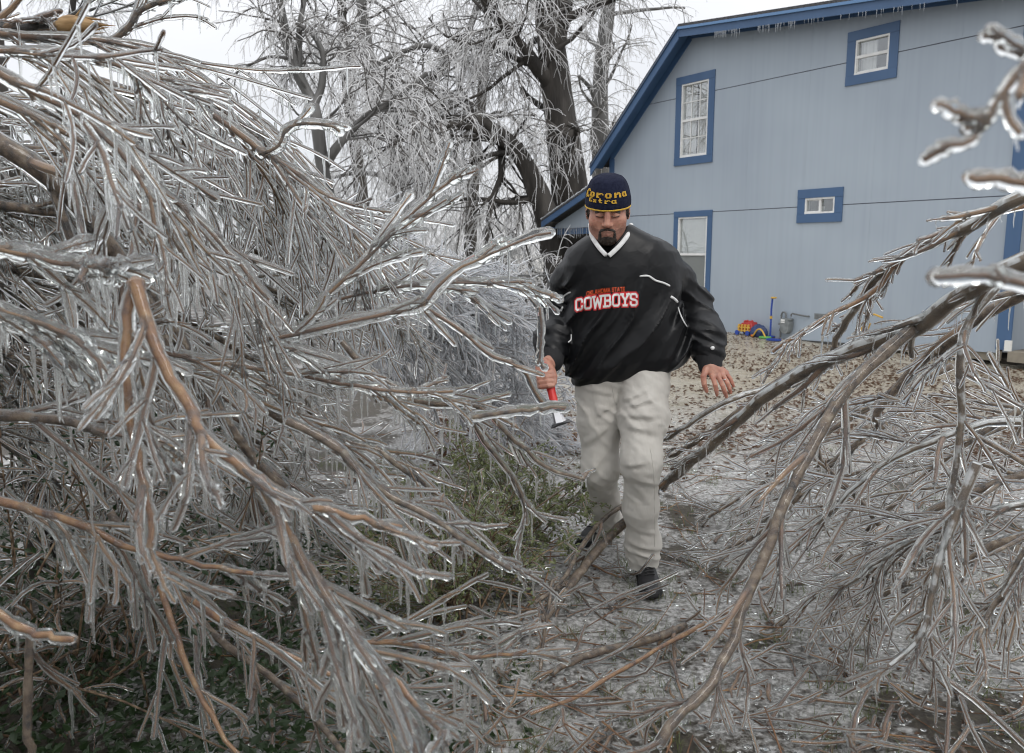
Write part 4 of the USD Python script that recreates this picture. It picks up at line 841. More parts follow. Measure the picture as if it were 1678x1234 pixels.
def band(pts, w):
    c = spline(pts, 20); s = np.array([1, .42, 1]); v, f = tubes((c / s)[None], np.full((1, 20), w), 10); return v * s, f
obj('collar', merge(band([at(967, 368, 3.480), at(969, 384, 3.415), at(979, 402, 3.368), at(993, 418, 3.345)], .0092),
                    band([at(1034, 369, 3.490), at(1030, 383, 3.395), at(1016, 402, 3.350), at(998, 419, 3.335)], .0098)), WHITE, jac, smooth=True)
obj('piping', on(jf, [(1048, 453), (1060, 452), (1075, 460), (1088, 464), (1098, 469)], .0012, .0046), WHITE, jac, smooth=True)
obj('piping', on(jf, [(1099, 486), (1105, 490), (1110, 495)], .0012, .0060), WHITE, jac, smooth=True)
obj('piping', on(jf, [(1111, 503), (1117, 520), (1126, 536)], .001, .0030), WHITE, jac, smooth=True)
obj('piping', on(jf, [(935, 479), (926, 484), (919, 492)], .0012, .0044), WHITE, jac, smooth=True)
obj('piping', on(jf, [(922, 503), (919, 510)], .002, .0042), WHITE, jac, smooth=True)
obj('piping', on(jf, [(936, 548), (936, 555), (931, 561)], .002, .0032), WHITE, jac, smooth=True)
obj('sleeve_badge', on(jf, [(1165, 572), (1170, 569)], .003, .008, 6), WHITE, jac, smooth=True)
# ---- lettering on the chest, laid onto the jacket
from shapely.geometry import LineString, Polygon
from shapely.ops import unary_union
from shapely import affinity
BLOCK = {'C': [[(4, 4.4), (4, 5.2), (3.2, 6), (.8, 6), (0, 5.2), (0, .8), (.8, 0), (3.2, 0), (4, .8), (4, 1.6)]], 'O': [[(.8, 0), (3.2, 0), (4, .8), (4, 5.2), (3.2, 6), (.8, 6), (0, 5.2), (0, .8), (.8, 0)]],
         'W': [[(0, 6), (1.1, 0), (2.6, 4.6), (4.1, 0), (5.2, 6)], [(-.6, 6), (.8, 6)], [(4.4, 6), (5.8, 6)]], 'B': [[(0.5, 0), (0.5, 6), (3.1, 6), (3.8, 5.3), (3.8, 3.8), (3.1, 3.1), (.5, 3.1)], [(3.1, 3.1), (4, 2.4), (4, .8), (3.2, 0), (.5, 0)], [(-.3, 0), (1, 0)], [(-.3, 6), (1, 6)]],
         'Y': [[(0, 6), (2.2, 2.8), (4.4, 6)], [(2.2, 2.8), (2.2, 0)], [(-.6, 6), (.9, 6)], [(3.5, 6), (5, 6)], [(1.2, 0), (3.2, 0)]], 'S': [[(4, 4.6), (4, 5.2), (3.2, 6), (.8, 6), (0, 5.2), (0, 3.9), (.8, 3.2), (3.2, 2.8), (4, 2.1), (4, .8), (3.2, 0), (.8, 0), (0, .8), (0, 1.5)]]}
def block_word(word):
    x, g = 0, []
    for ch in word:
        u = unary_union([LineString(s).buffer(.62, cap_style='square', join_style='mitre', mitre_limit=1.6) for s in BLOCK[ch]])
        g.append(affinity.translate(u, x, 0)); x += {'W': 7.1, 'Y': 5.9}.get(ch, 5.75)
    return unary_union(g)
def sheet(shape, to_px, field, lift, cell=1.1):
    """A flat print: shape cut into small faces, laid on the surface and lifted by a hair."""
    out = []
    for poly in getattr(shape, 'geoms', [shape]):
        m = trimesh.creation.triangulate_polygon(poly.segmentize(cell), engine='earcut')
        v, f = trimesh.remesh.subdivide_to_size(np.c_[m[0], np.zeros(len(m[0]))], m[1], cell * 1.6)
        p = to_px(v[:, 0], v[:, 1]); P = hit(field, *p); P = P - norm(P - CAM) * lift
        out.append((P, f[:, ::-1]))
    V, F = merge(*out)
    n = np.cross(V[F[:, 1]] - V[F[:, 0]], V[F[:, 2]] - V[F[:, 0]]); flip = (n * (CAM - V[F[:, 0]])).sum(1) < 0
    F[flip] = F[flip][:, ::-1]; return V, F
cw = block_word('COWBOYS'); cx0, cx1 = cw.bounds[0], cw.bounds[2]
def cow_px(x, y):
    u = (x - cx0) / (cx1 - cx0); h = 20.5 + 1.5 * u
    base = 510.5 - 8.5 * u - 10 * u * (1 - u) * 1.0 + 0 * u
    return 942.5 + 102.5 * u, base - (y + .6) / 7.2 * h
jfs = lambda p: jacket_field(p, True)
obj('lettering', sheet(cw.buffer(.72, join_style='mitre', mitre_limit=1.6), cow_px, jfs, .0025), INK_R, jac)
obj('lettering', sheet(cw, cow_px, jfs, .0045), INK_W, jac)
small = meshkit.text_mesh('OKLAHOMA STATE', 1.0, 0.1, bold=True)
sec = trimesh.Trimesh(small.vertices, small.faces); fn = sec.face_normals[:, 2] > .9
sv, sf = np.asarray(sec.vertices), np.asarray(sec.faces)[fn]; sx0, sx1 = sv[:, 0].min(), sv[:, 0].max()
u = (sv[:, 0] - sx0) / (sx1 - sx0); PX, PY = 961 + 63 * u, 485.0 - 7.5 * u - 7 * u * (1 - u) - sv[:, 1] * 7.2 + 0 * u
P = hit(jfs, PX, PY); P = P - norm(P - CAM) * .003
obj('lettering', (P, sf), INK_O, jac)
# ---- trousers
CREASES = [(1010, 664, 1062, 636, 3.40, .010, .010), (1012, 670, 1075, 652, 3.38, .010, .009), (1012, 682, 1085, 684, 3.36, .012, .008), (1018, 700, 1082, 712, 3.34, .013, .006), (1022, 772, 1062, 762, 3.24, .010, .008), (1028, 788, 1078, 806, 3.25, .012, .007),
           (1030, 800, 1062, 838, 3.26, .012, .005), (1026, 893, 1080, 908, 3.40, .010, .013), (1028, 906, 1066, 915, 3.41, .008, .009), (1032, 868, 1082, 884, 3.38, .012, .006), (955, 745, 1004, 700, 3.42, .014, .007), (958, 800, 1004, 742, 3.42, .015, .008), (968, 850, 1006, 800, 3.56, .014, .008), (975, 690, 1006, 668, 3.4, .011, .006), (958, 640, 1010, 655, 3.4, .010, .004)]
def trouser_field(p, folds=True):
    l = chain(p, LEG_L, .05, None); r = chain(p, LEG_R, .05, None)
    if folds:
        q = np.stack([p[..., 0] * 9, p[..., 1] * 7, p[..., 2] * 13 + p[..., 0] * 9], -1) + 0.7 * meshkit.noise(p * 6, 9)[..., None]
        amp = .0026 + .006 * np.clip((.30 - p[..., 2]) / .2, 0, 1) + .006 * np.exp(-((p[..., 2] - .80) / .10) ** 2) + .004 * np.exp(-((p[..., 2] - .5) / .06) ** 2)
        f = amp * np.abs(ridge(q, 1.0, 41)) ** 1.5 * 1.2
        q = np.stack([p[..., 0] * 16, p[..., 1] * 10, p[..., 2] * 3.0], -1) + 0.7 * meshkit.noise(p * 6, 19)[..., None]
        f = f + .0022 * ridge(q, 1.0, 43) + .0016 * ridge(p * np.array([30, 30, 40]), 1.0, 47)
        l, r = l - f + .005, r - f + .005
    if folds:
        for (ax, ay, bx, by, Y, w, A) in CREASES:
            a, b = at(ax, ay, Y), at(bx, by, Y); ab = (b - a)[[0, 2]]; q = p[..., [0, 2]] - a[[0, 2]]
            t = np.clip((q @ ab) / (ab @ ab), 0, 1); e = q - t[..., None] * ab; nn = np.array([-ab[1], ab[0]]) / np.linalg.norm(ab); sd_ = e @ nn; dist = np.linalg.norm(e, axis=-1)
            g = A * np.sin(np.pi * t).clip(.15) * (np.exp(-(dist / w) ** 2) - .7 * np.exp(-((sd_ - 1.7 * w) / w) ** 2 - np.maximum(dist - np.abs(sd_), 0) ** 2 / w ** 2)) * np.where(p[..., 1] < Y + .12, 1, 0)
            l, r = l + g, r + g
    hip = cone(p, at(990, 590, 3.52), at(1052, 588, 3.50), .128, .128, (1, .92, 1.0))
    d = smin(smin(l, r, .012), hip, .03)
    top = p[..., 2] - at(1000, 570, 3.5)[2]
    return smax(d, top, .01)
def hems(p):
    n = norm(LEG_L[-1][0] - LEG_L[-2][0]); a = (p - LEG_L[-1][0]) @ n
    n2 = norm(LEG_R[-1][0] - LEG_R[-2][0]); b = (p - LEG_R[-1][0]) @ n2
    far = p[..., 1] - 3.62
    return np.where(far < 0, a, b) - .006
tr = surface_net(lambda p: smax(trouser_field(p), hems(p), .006), [.15, 3.05, .06], [.95, 4.2, 1.12], .0078)
trs = obj('trousers', tr, KHAKI, man, smooth=True)
tf = lambda p: trouser_field(p)
obj('fly_seam', on(tf, [(1003, 632), (1005, 645), (1008, 660)], .0005, .0016, 12), KHAKI, trs, smooth=True)
obj('side_seam', on(tf, [(1066, 735), (1072, 790), (1073, 850), (1072, 915)], .0002, .0014, 20), KHAKI, trs, smooth=True)
# ---- shoes
def shoe_parts(o, fwd, lift=0.0):
    """Toe along fwd from the heel o; returns upper, trim, sole as meshes."""
    f = norm(fwd); s = norm(np.cross(f, [0, 0, 1.0])); uu = np.cross(s, f)
    def loc(p): q = p - o; return np.stack([q @ s, q @ f, q @ uu], -1)
    def outline(q, g): 
        y = q[..., 1]; hw = np.interp(y, [-.02, .03, .1, .19, .25, .285], [.026, .037, .038, .048, .044, .022]) + g
        return np.maximum(np.abs(q[..., 0]) - hw, np.maximum(-.02 - g - y, y - .285 - g))
    def upper(p):
        q = loc(p); y = q[..., 1]; hgt = np.interp(y, [-.02, .05, .10, .16, .22, .285], [.095, .098, .090, .070, .056, .036])
        d = smax(outline(q, -.002), q[..., 2] - hgt, .035); d = smax(d, .016 - q[..., 2], .004)
        return d - .0012 * ridge(q, (30, 60, 30), 7)
    def sole(p):
        q = loc(p); return smax(outline(q, .005), np.abs(q[..., 2] - .011) - .011, .004)
    def trim(p):
        q = loc(p); return np.maximum(upper(p) - .003, np.maximum(np.abs(q[..., 2] - .030 - .1 * np.abs(q[..., 1] - .16)) - .012, .024 + q[..., 0]))
    lo, hi = o + np.minimum(0, f * .3) - .12, o + np.maximum(0, f * .3) + .14
    res = [surface_net(g, lo, hi, .005) for g in (upper, sole, trim)]
    lace = []
    for k in range(5):
        y = .105 + .021 * k; z = float(np.interp(y, [.1, .16, .22], [.094, .074, .060])); a, b = o + s * -.022 + f * y + uu * z, o + s * .022 + f * (y + .008) + uu * z
        lace.append(tubes(np.stack([a, (a + b) / 2 + uu * .006, b])[None], np.full((1, 3), .003), 6))
    return res, merge(*lace)
for o, fw, nm in ((at(1055, 945, 3.53) * [1, 1, 0] + [0, .02, .004], (-.02, -1, 0), 'a'), (at(1004, 880, 3.98) * [1, 1, 0] + [0.03, .04, .075], (-.72, -.62, -.20), 'b')):
    (u_, s_, t_), lc = shoe_parts(np.asarray(o, float), np.asarray(fw, float))
    sh = obj('shoe', u_, SHOE, man, smooth=True); obj('sole', s_, SOLE, sh, smooth=True); obj('side_panel', t_, SHOE_G, sh, smooth=True); obj('laces', lc, SOLE, sh, smooth=True, kind='stuff')
obj('ring', tubes(np.stack([L(1186.5, 621, 3.353) + .0108 * (np.cos(a) * np.array([1, 0, .3]) + np.sin(a) * np.array([0, 1, .1])) for a in np.linspace(0, 6.28, 14)])[None], np.full((1, 14), .0018), 5), plain('silver', (.7, .7, .68), .25, metallic=1.0), man, smooth=True)

# ---- hatchet
RED, STEEL, BLACKR = plain('red_grip', (.52, .025, .02), .45), noisy('worn_steel', [(.16, .16, .17), (.30, .30, .31)], 60, rough=.42, metallic=.9), plain('black_rubber', (.02, .022, .024), .6)
hat_t = thing('hatchet', 'small red handled hatchet held in the hand, steel head hanging down', 'hatchet')
grip = chain
def gripf(p): return chain(p, [(H0 - hd * .012, .0165), (H0 + hd * .03, .0150), (H0 + hd * .08, .0165), (H1, .0172)], .01)
obj('grip', surface_net(gripf, np.minimum(H0, H1) - .06, np.maximum(H0, H1) + .06, .003), RED, hat_t, smooth=True)
obj('collar', tubes(np.stack([H1 - hd * .002, H1 + hd * .012, H1 + hd * .026])[None], np.array([[.0178, .0178, .0150]]), 14), BLACKR, hat_t, smooth=40)
A0, A1 = H1 + hd * .024, H1 + hd * .072
flare = Manifold.batch_hull([Manifold.sphere(.003, 8).translate(tuple(q)) for q in (A0 - hs * .012, A0 + hs * .012, A1 + hs * .030, A1 - hs * .020, A0 + hf * .008, A1 + hs * .005 + hf * .006)])
obj('head', flare, STEEL, hat_t, smooth=30)
edge = Manifold.batch_hull([Manifold.sphere(.002, 8).translate(tuple(q)) for q in (A1 - hs * .030 + hd * .002, A1 + hs * .040 - hd * .004, A1 - hs * .036 + hd * .014, A1 + hs * .050 + hd * .006, A1 + hf * .008 + hd * .004)])
obj('edge', edge, plain('dark_forged_steel', (.06, .06, .062), .4, metallic=.8), hat_t, smooth=30)
lb = A0 * .35 + A1 * .65 + hf * .0105
obj('paper_label', (np.stack([lb - hs * .012 - hd * .03, lb + hs * .010 - hd * .03, lb + hs * .016 + hd * .018, lb - hs * .013 + hd * .018]), np.array([[0, 3, 2, 1]])), plain('white_label', (.7, .7, .72), .5), hat_t)
# ------------------------------------------------------------------ the fallen, ice coated limbs
A_ = dict(ang=(.25, .70), sag=.15, flat=.30)
def L_(name, label, pts, r0, r1, seed, **kw): return limb(name, label, 'branch', px(*pts), r0, r1, seed, **{**A_, **kw})
L_('fallen_limb', 'bright orange brown stem forking down through the middle of the left heap', [(222, 462, 1.36), (245, 540, 1.33), (265, 590, 1.31), (300, 650, 1.29), (335, 715, 1.26), (400, 770, 1.25), (450, 805, 1.25), (520, 832, 1.25), (600, 850, 1.26), (655, 866, 1.29)], .0076, .0036, 1, wood=WILLOW, n1=9, l1=.26, n2=3, l2=.13, main_ice=.006)
L_('fallen_limb', 'orange lower fork running down right to the ground cover', [(425, 785, 1.25), (470, 870, 1.25), (520, 960, 1.23), (560, 1020, 1.22), (610, 1075, 1.21), (690, 1165, 1.17)], .0055, .003, 2, wood=WILLOW, n1=9, l1=.30, n2=3, l2=.15, ice=.008, main_ice=.004)
L_('fallen_limb', 'upright orange stem hanging beside the bright forking stem', [(222, 465, 1.37), (208, 520, 1.36), (205, 600, 1.34), (212, 680, 1.33), (240, 800, 1.29), (247, 900, 1.26)], .0068, .0035, 3, wood=WILLOW, n1=5, l1=.2, n2=3, l2=.1, main_ice=.006)
L_('fallen_limb', 'thick grey brown bough slanting through the heart of the left heap', [(-60, 210, 2.2), (60, 275, 2.22), (120, 330, 2.25), (190, 415, 2.3), (265, 520, 2.35), (330, 610, 2.4), (375, 700, 2.4), (470, 800, 2.4)], .021, .010, 4, n1=18, l1=.6, n2=5, l2=.36, n3=0, main_ice=.006, icicle=8, ilen=(.02, .13))
L_('fallen_limb', 'arched iced limb nearest the top left corner with a hooked end', [(-50, 84, 1.9), (60, 84, 1.9), (130, 92, 1.9), (205, 112, 1.9), (245, 145, 1.9), (262, 185, 1.9)], 0.0043, 0.0026, 5, wood=TWIG, main_ice=.0095, drop=.40, n1=10, l1=.40, n2=5, l2=.22, icicle=9, ilen=(.02, .13))
L_('fallen_limb', 'long iced limb arching over the crest of the left heap', [(-40, 50, 2.5), (90, 62, 2.5), (180, 68, 2.55), (245, 78, 2.6), (330, 130, 2.65), (400, 190, 2.7), (450, 250, 2.75), (520, 330, 2.8)], 0.0064, 0.0030, 6, wood=TWIG, main_ice=.0095, drop=.40, n1=18, l1=.55, n2=5, l2=.36, n3=0, icicle=8, ilen=(.02, .13))
L_('fallen_limb', 'dark iced limb sloping down along the right shoulder of the heap', [(255, 95, 2.8), (350, 150, 2.8), (410, 200, 2.8), (440, 250, 2.85), (500, 300, 2.9), (560, 350, 2.95), (630, 430, 3.0)], 0.0058, 0.0030, 7, wood=TWIG, main_ice=.0095, drop=.40, n1=16, l1=.6, n2=5, l2=.36, n3=0)
L_('fallen_limb', 'slender iced limb curving down in front at upper left', [(-40, 95, 1.6), (50, 150, 1.6), (130, 190, 1.6), (200, 255, 1.62), (240, 310, 1.62), (256, 375, 1.62)], 0.0043, 0.0026, 8, wood=TWIG, main_ice=.0095, n1=8, l1=.36, n2=4, l2=.2, icicle=10, ilen=(.03, .15))
L_('fallen_limb', 'iced limb sweeping from the left edge under the heap crest', [(-40, 150, 1.95), (100, 215, 1.95), (200, 270, 2.0), (300, 340, 2.0), (380, 420, 2.0), (440, 490, 2.0)], 0.0058, 0.0030, 9, wood=TWIG, main_ice=.0095, drop=.40, n1=14, l1=.5, n2=4, l2=.30, n3=0, icicle=9, ilen=(.02, .13))
L_('fallen_limb', 'iced limb with an upturned looping twig above the heap shoulder', [(345, 185, 2.5), (400, 225, 2.5), (440, 255, 2.5), (480, 280, 2.5), (540, 330, 2.5), (585, 400, 2.5), (612, 475, 2.5)], 0.0075, 0.0030, 10, wood=TWIG, main_ice=.0095, drop=.40, n1=13, l1=.45, n2=4, l2=.30, n3=0)
L_('looped_twig', 'clear iced twig looping up and over against the pale trees', [(425, 252, 2.49), (455, 240, 2.48), (470, 212, 2.48), (500, 202, 2.48), (535, 205, 2.48), (556, 216, 2.48)], .0042, .003, 11, n1=2, l1=.12, n2=0, ice=.011, icicle=14, ilen=(.03, .12))
L_('fallen_limb', 'long iced limb reaching right to a blunt tip beside the man', [(430, 560, 2.0), (560, 530, 2.0), (650, 510, 2.0), (690, 500, 2.0), (730, 455, 2.0), (785, 423, 2.0), (902, 382, 2.02)], 0.0043, 0.0021, 12, wood=TWIG, n1=4, l1=.16, n2=1, l2=.08, t0=-.35, ice=.0115, icicle=5, ang=(.3, .5))
L_('fallen_limb', 'upward pointing iced fan of twigs left of the hanging trees', [(540, 480, 2.1), (610, 415, 2.1), (680, 345, 2.1), (748, 287, 2.1)], 0.0035, 0.0023, 13, wood=TWIG, n1=6, l1=.26, n2=1, l2=.10, ang=(.2, .45), sag=0., ice=.010)
L_('fallen_limb', 'iced twig kinked down towards the red handled hatchet', [(690, 502, 2.05), (760, 545, 2.05), (800, 580, 2.05), (850, 600, 2.06), (878, 645, 2.08), (892, 664, 2.1)], 0.0038, 0.0026, 14, wood=TWIG, n1=3, l1=.12, n2=0, t0=-.5, l2=.1, icicle=9)
L_('upright_twig', 'short upright iced twig hanging in front of the right sleeve', [(884, 505, 2.2), (887, 540, 2.2), (882, 595, 2.2)], 0.0028, 0.0024, 15, wood=TWIG, n1=1, l1=.05, n2=0, ice=.0075, icicle=0)
L_('fallen_limb', 'long nearly level iced limb crossing the heap below its middle', [(-40, 510, 1.9), (60, 540, 1.9), (200, 562, 1.92), (330, 590, 1.95), (480, 615, 2.0), (590, 632, 2.0), (670, 642, 2.05), (740, 641, 2.1)], 0.0058, 0.0026, 16, wood=TWIG, main_ice=.0095, n1=15, l1=.32, n2=4, l2=.16, icicle=9)
L_('fallen_limb', 'thick glassy limb entering at the left edge level with the beanie', [(-60, 395, 1.5), (40, 418, 1.5), (110, 432, 1.5), (176, 450, 1.5)], 0.0035, 0.0030, 17, wood=TWIG, n1=4, l1=.25, n2=3, l2=.12, ice=.012, icicle=14, ilen=(.03, .16))
L_('fallen_limb', 'glassy limb at the left edge hung with long icicles', [(-60, 490, 1.45), (20, 515, 1.45), (80, 535, 1.45), (140, 565, 1.45)], 0.0035, 0.0030, 18, wood=TWIG, n1=4, l1=.22, n2=3, l2=.12, ice=.011, icicle=16, ilen=(.04, .18))
L_('fallen_limb', 'reddish brown limb entering low at the left edge above dark leaves', [(-40, 680, 1.6), (60, 685, 1.6), (119, 690, 1.6), (163, 706, 1.6), (206, 712, 1.6), (290, 745, 1.6)], .009, .004, 19, n1=8, l1=.28, n2=3, l2=.14, icicle=8, main_ice=.004)
L_('fallen_limb', 'orange limb crossing the dark lower left corner of the heap', [(-40, 812, 1.6), (70, 840, 1.6), (140, 862, 1.6), (220, 900, 1.6), (300, 918, 1.6), (412, 942, 1.6)], .007, .0035, 20, wood=WILLOW, n1=9, l1=.28, n2=3, l2=.15, main_ice=.003, ice=.007, icicle=9)
L_('fallen_limb', 'dark bare stem slanting down to the bottom edge left of centre', [(180, 840, 2.1), (250, 925, 2.1), (345, 1035, 2.0), (450, 1115, 1.9), (570, 1245, 1.65)], .0095, .006, 21, n1=7, l1=.35, n2=3, l2=.18, main_ice=.001, ice=.004, icicle=2)
L_('fallen_limb', 'slim orange stem dropping steeply to the bottom edge', [(262, 960, 1.8), (290, 1045, 1.75), (315, 1110, 1.7), (350, 1180, 1.65), (398, 1250, 1.6)], .0062, .004, 22, wood=WILLOW, n1=4, l1=.2, n2=2, l2=.1, main_ice=.001, ice=.004, icicle=2)
L_('upright_twig', 'dark upright sapling stem near the lower left corner', [(50, 1030, 1.5), (46, 1120, 1.5), (49, 1260, 1.5)], .006, .007, 23, n1=2, l1=.2, n2=2, l2=.1, main_ice=.001, ice=.003, icicle=1)
L_('cut_twig', 'short orange twig with a yellow tip in the lower left corner', [(-40, 975, 1.25), (45, 1032, 1.25), (80, 1043, 1.25), (116, 1046, 1.25)], .0062, .004, 24, wood=WILLOW, n1=0, ice=.006, icicle=30, ilen=(.01, .06))
L_('fallen_limb', 'iced limb drooping over the green shrub towards the trouser leg', [(560, 560, 2.3), (660, 640, 2.3), (750, 660, 2.3), (800, 735, 2.3), (845, 790, 2.3), (862, 860, 2.3)], .007, .003, 25, n1=6, l1=.24, n2=2, l2=.12, icicle=8)
L_('fallen_limb', 'slim iced limb reaching right to the khaki knee', [(590, 635, 2.2), (700, 660, 2.2), (785, 665, 2.2), (830, 710, 2.2), (885, 758, 2.25), (955, 785, 2.3)], .0065, .003, 26, n1=6, l1=.22, n2=2, l2=.12, icicle=8)
L_('fallen_limb', 'iced limb with bunched blunt tips left of the green shrub', [(470, 690, 1.8), (560, 740, 1.8), (620, 800, 1.8), (700, 845, 1.8), (760, 885, 1.8), (835, 935, 1.8)], .0075, .0035, 27, n1=9, l1=.24, n2=3, l2=.12, icicle=10, ilen=(.02, .12))
L_('fallen_limb', 'iced limb crossing behind the bright orange fork', [(380, 620, 2.1), (520, 715, 2.1), (600, 732, 2.1), (690, 790, 2.1), (745, 835, 2.1)], .009, .004, 28, n1=10, l1=.3, n2=3, l2=.15, icicle=9)
L_('iced_twig', 'level iced twig lying in front of the hatchet head', [(775, 684, 2.0), (850, 673, 2.0), (926, 667, 2.0)], .0042, .003, 29, n1=0, n2=0, ice=.009, icicle=6, ilen=(.01, .04))
L_('iced_twig', 'level iced twig pointing at the jacket from the fence line', [(560, 490, 2.5), (660, 470, 2.5), (760, 463, 2.5), (872, 464, 2.5)], 0.0035, 0.0023, 30, wood=TWIG, n1=6, l1=.25, n2=2, l2=.12, ice=.011)
L_('fallen_limb', 'rusty limb lying over pale ground cover below the heap', [(560, 1060, 1.9), (640, 1052, 1.9), (700, 1060, 1.9), (780, 1076, 1.9), (862, 1066, 1.9)], .006, .003, 31, wood=WILLOW, n1=7, l1=.28, n2=3, l2=.14, ice=.006, icicle=6)
L_('fallen_limb', 'rusty limb resting low along the bottom of the heap', [(320, 985, 1.8), (450, 1065, 1.75), (560, 1112, 1.75), (650, 1138, 1.75), (735, 1190, 1.7)], .007, .003, 32, wood=WILLOW, n1=8, l1=.3, n2=3, l2=.14, ice=.006, icicle=6)
# the bulk of the heap: the crowns behind those limbs
o = at(100, 700, 3.0); heap = thing('fallen_tree', 'great heap of fallen iced branches filling the left of the yard', 'fallen tree', loc=o)
rg = np.random.default_rng(5)
BULK = [[(-420, 270), (-160, 315), (150, 360), (330, 420), (480, 500), (560, 570)], [(-420, 190), (-160, 235), (120, 250), (300, 300), (430, 360), (520, 430)], [(-420, 370), (-160, 415), (160, 470), (330, 540), (440, 610), (510, 680)], [(-420, 500), (-160, 545), (150, 620), (310, 700), (400, 790), (450, 880)],
        [(-420, 580), (-160, 625), (100, 700), (260, 800), (360, 890), (420, 970)], [(200, 200), (330, 260), (430, 330), (520, 410), (580, 470)], [(100, 120), (250, 170), (340, 240), (420, 330), (470, 420)], [(200, 480), (300, 520), (390, 560), (470, 600), (530, 640)],
        [(200, 620), (310, 660), (400, 710), (470, 770), (520, 840)], [(-420, 700), (-160, 745), (80, 800), (220, 870), (350, 960), (450, 1010)], [(330, 390), (450, 420), (540, 450), (620, 490), (680, 540)], [(150, 560), (300, 640), (380, 730), (440, 830), (480, 920)],
        [(-460, 160), (-200, 180), (-20, 230), (120, 310), (220, 400)], [(-460, 300), (-220, 340), (-60, 400), (60, 470), (160, 560)], [(-460, 420), (-240, 470), (-80, 540), (40, 620), (120, 720)], [(-460, 620), (-240, 640), (-90, 680), (30, 740), (120, 820)], [(-460, 150), (-200, 150), (0, 170), (140, 210), (250, 280)]]
for i, pl_ in enumerate(BULK):
    Y = 2.5 + .07 * (i % 12) + (.5 if pl_[0][0] > 150 else 0)
    limb('x', '', '', [at(a, b, Y + .12 * j) for j, (a, b) in enumerate(pl_)], .016, .005, 200 + i, into=(heap, o), sep=False, n1=18, l1=.50, n2=7, l2=.25, n3=1, l3=.09, kk=(6, 5, 4), ice=.0049, detail=(12, 6, 4), icicle=12, ilen=(.02, .11), drop=.30 if i in (1, 5, 6, 12, 16) else .08, **{**A_, 'ang': (.3, .9)})
OUT = [[(-3.6, 2.6, 2.2), (-2.9, 2.0, 2.1), (-2.2, 1.3, 1.7), (-1.7, .6, 1.0)], [(-3.8, 1.8, 1.6), (-3.0, 1.2, 1.5), (-2.2, .5, 1.2), (-1.5, -.3, .7)], [(-4.2, 3.2, 1.0), (-3.2, 2.4, .9), (-2.4, 1.6, .7), (-1.8, .8, .4)], [(-3.4, .8, 2.4), (-2.6, .4, 2.3), (-1.8, -.1, 1.9), (-1.2, -.7, 1.3)], [(-3.6, .2, 1.4), (-2.8, -.2, 1.2), (-2.0, -.6, .9), (-1.4, -1.0, .5)], [(-3.2, .6, 2.3), (-2.3, .5, 2.5), (-1.4, .4, 2.45), (-.6, .3, 2.3)], [(-3.2, -.3, 2.2), (-2.3, -.2, 2.5), (-1.4, .0, 2.5), (-.5, .1, 2.35)], [(-3.4, 1.3, 2.5), (-2.6, 1.0, 2.75), (-1.8, .7, 2.75), (-1.0, .5, 2.6)], [(-3.0, -1.0, 1.7), (-2.2, -.9, 1.9), (-1.5, -.8, 1.8), (-.8, -.8, 1.5)]]
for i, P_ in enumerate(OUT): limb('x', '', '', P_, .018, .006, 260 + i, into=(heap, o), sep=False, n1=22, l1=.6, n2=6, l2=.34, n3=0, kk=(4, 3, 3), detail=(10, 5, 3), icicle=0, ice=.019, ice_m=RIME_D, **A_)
o = at(650, 560, 5.0); back = thing('fallen_tree', 'second pale iced fallen crown between the heap and the fence', 'fallen tree', loc=o)
MIDB = [[(440, 400), (560, 445), (680, 475), (780, 500), (880, 530)], [(450, 420), (580, 455), (700, 485), (800, 525), (890, 580)], [(500, 470), (620, 510), (740, 560), (840, 620), (920, 690)], [(560, 465), (680, 478), (780, 490), (850, 505), (890, 525)],
        [(560, 550), (660, 585), (760, 625), (850, 665), (920, 720)], [(480, 430), (600, 455), (700, 475), (780, 490), (840, 510)], [(520, 500), (640, 540), (760, 565), (850, 590), (890, 620)], [(600, 610), (700, 630), (790, 655), (870, 690), (920, 740)]]
for i, pl_ in enumerate(MIDB):
    Y = 4.6 + .35 * (i % 5)
    limb('x', '', '', [at(a, b, Y + .1 * j) for j, (a, b) in enumerate(pl_)], .02, .006, 300 + i, into=(back, o), sep=False, n1=26, l1=.55, n2=7, l2=.28, n3=2, l3=.12, kk=(4, 3, 3), detail=(10, 5, 3), icicle=3, ice=.0042, ice_m=FROST, **{**A_, 'sag': .25, 'ang': (.35, 1.1), 'flat': 0.1})
# ---- right side
def R_(name, label, pts, r0, r1, seed, **kw): return limb(name, label, 'branch', px(*pts), r0, r1, seed, **{**dict(ang=(.3, .75), sag=.22, flat=.25, wood=FROSTBARK, icicle=5, ilen=(.02, .10), ice=.0048), **kw})
R_('fallen_limb', 'long frosted bough sloping from the right edge down to the front leg', [(1740, 405, 1.9), (1614, 461, 2.1), (1546, 502, 2.3), (1505, 536, 2.4), (1454, 553, 2.5), (1392, 577, 2.6), (1341, 597, 2.7), (1256, 648, 2.9), (1205, 693, 3.05), (1171, 723, 3.15), (1110, 775, 3.45), (1085, 798, 3.55)], .018, .016, 41, n1=10, l1=.24, n2=3, l2=.14, detail=(36, 8, 5), main_ice=.005, t0=.05)
R_('fallen_limb', 'thick brown mottled stick rising from the ground to behind the front leg', [(1075, 812, 3.56), (1025, 856, 3.54), (985, 895, 3.42), (945, 945, 3.28), (903, 999, 3.08), (870, 1030, 2.94), (840, 1050, 2.86)], .019, .015, 140, wood=BARK, n1=4, l1=.24, n2=2, l2=.14, detail=(24, 8, 5), main_ice=.002, t0=.15, sag=.5, ang=(.5, .9))
R_('fallen_limb', 'slim dark stick crossing above the thick brown mottled stick', [(1022, 828, 3.62), (985, 855, 3.5), (950, 900, 3.35), (925, 945, 3.2), (880, 990, 3.05)], .008, .006, 38, wood=BARK, n1=3, l1=.2, n2=2, l2=.1, main_ice=.003)
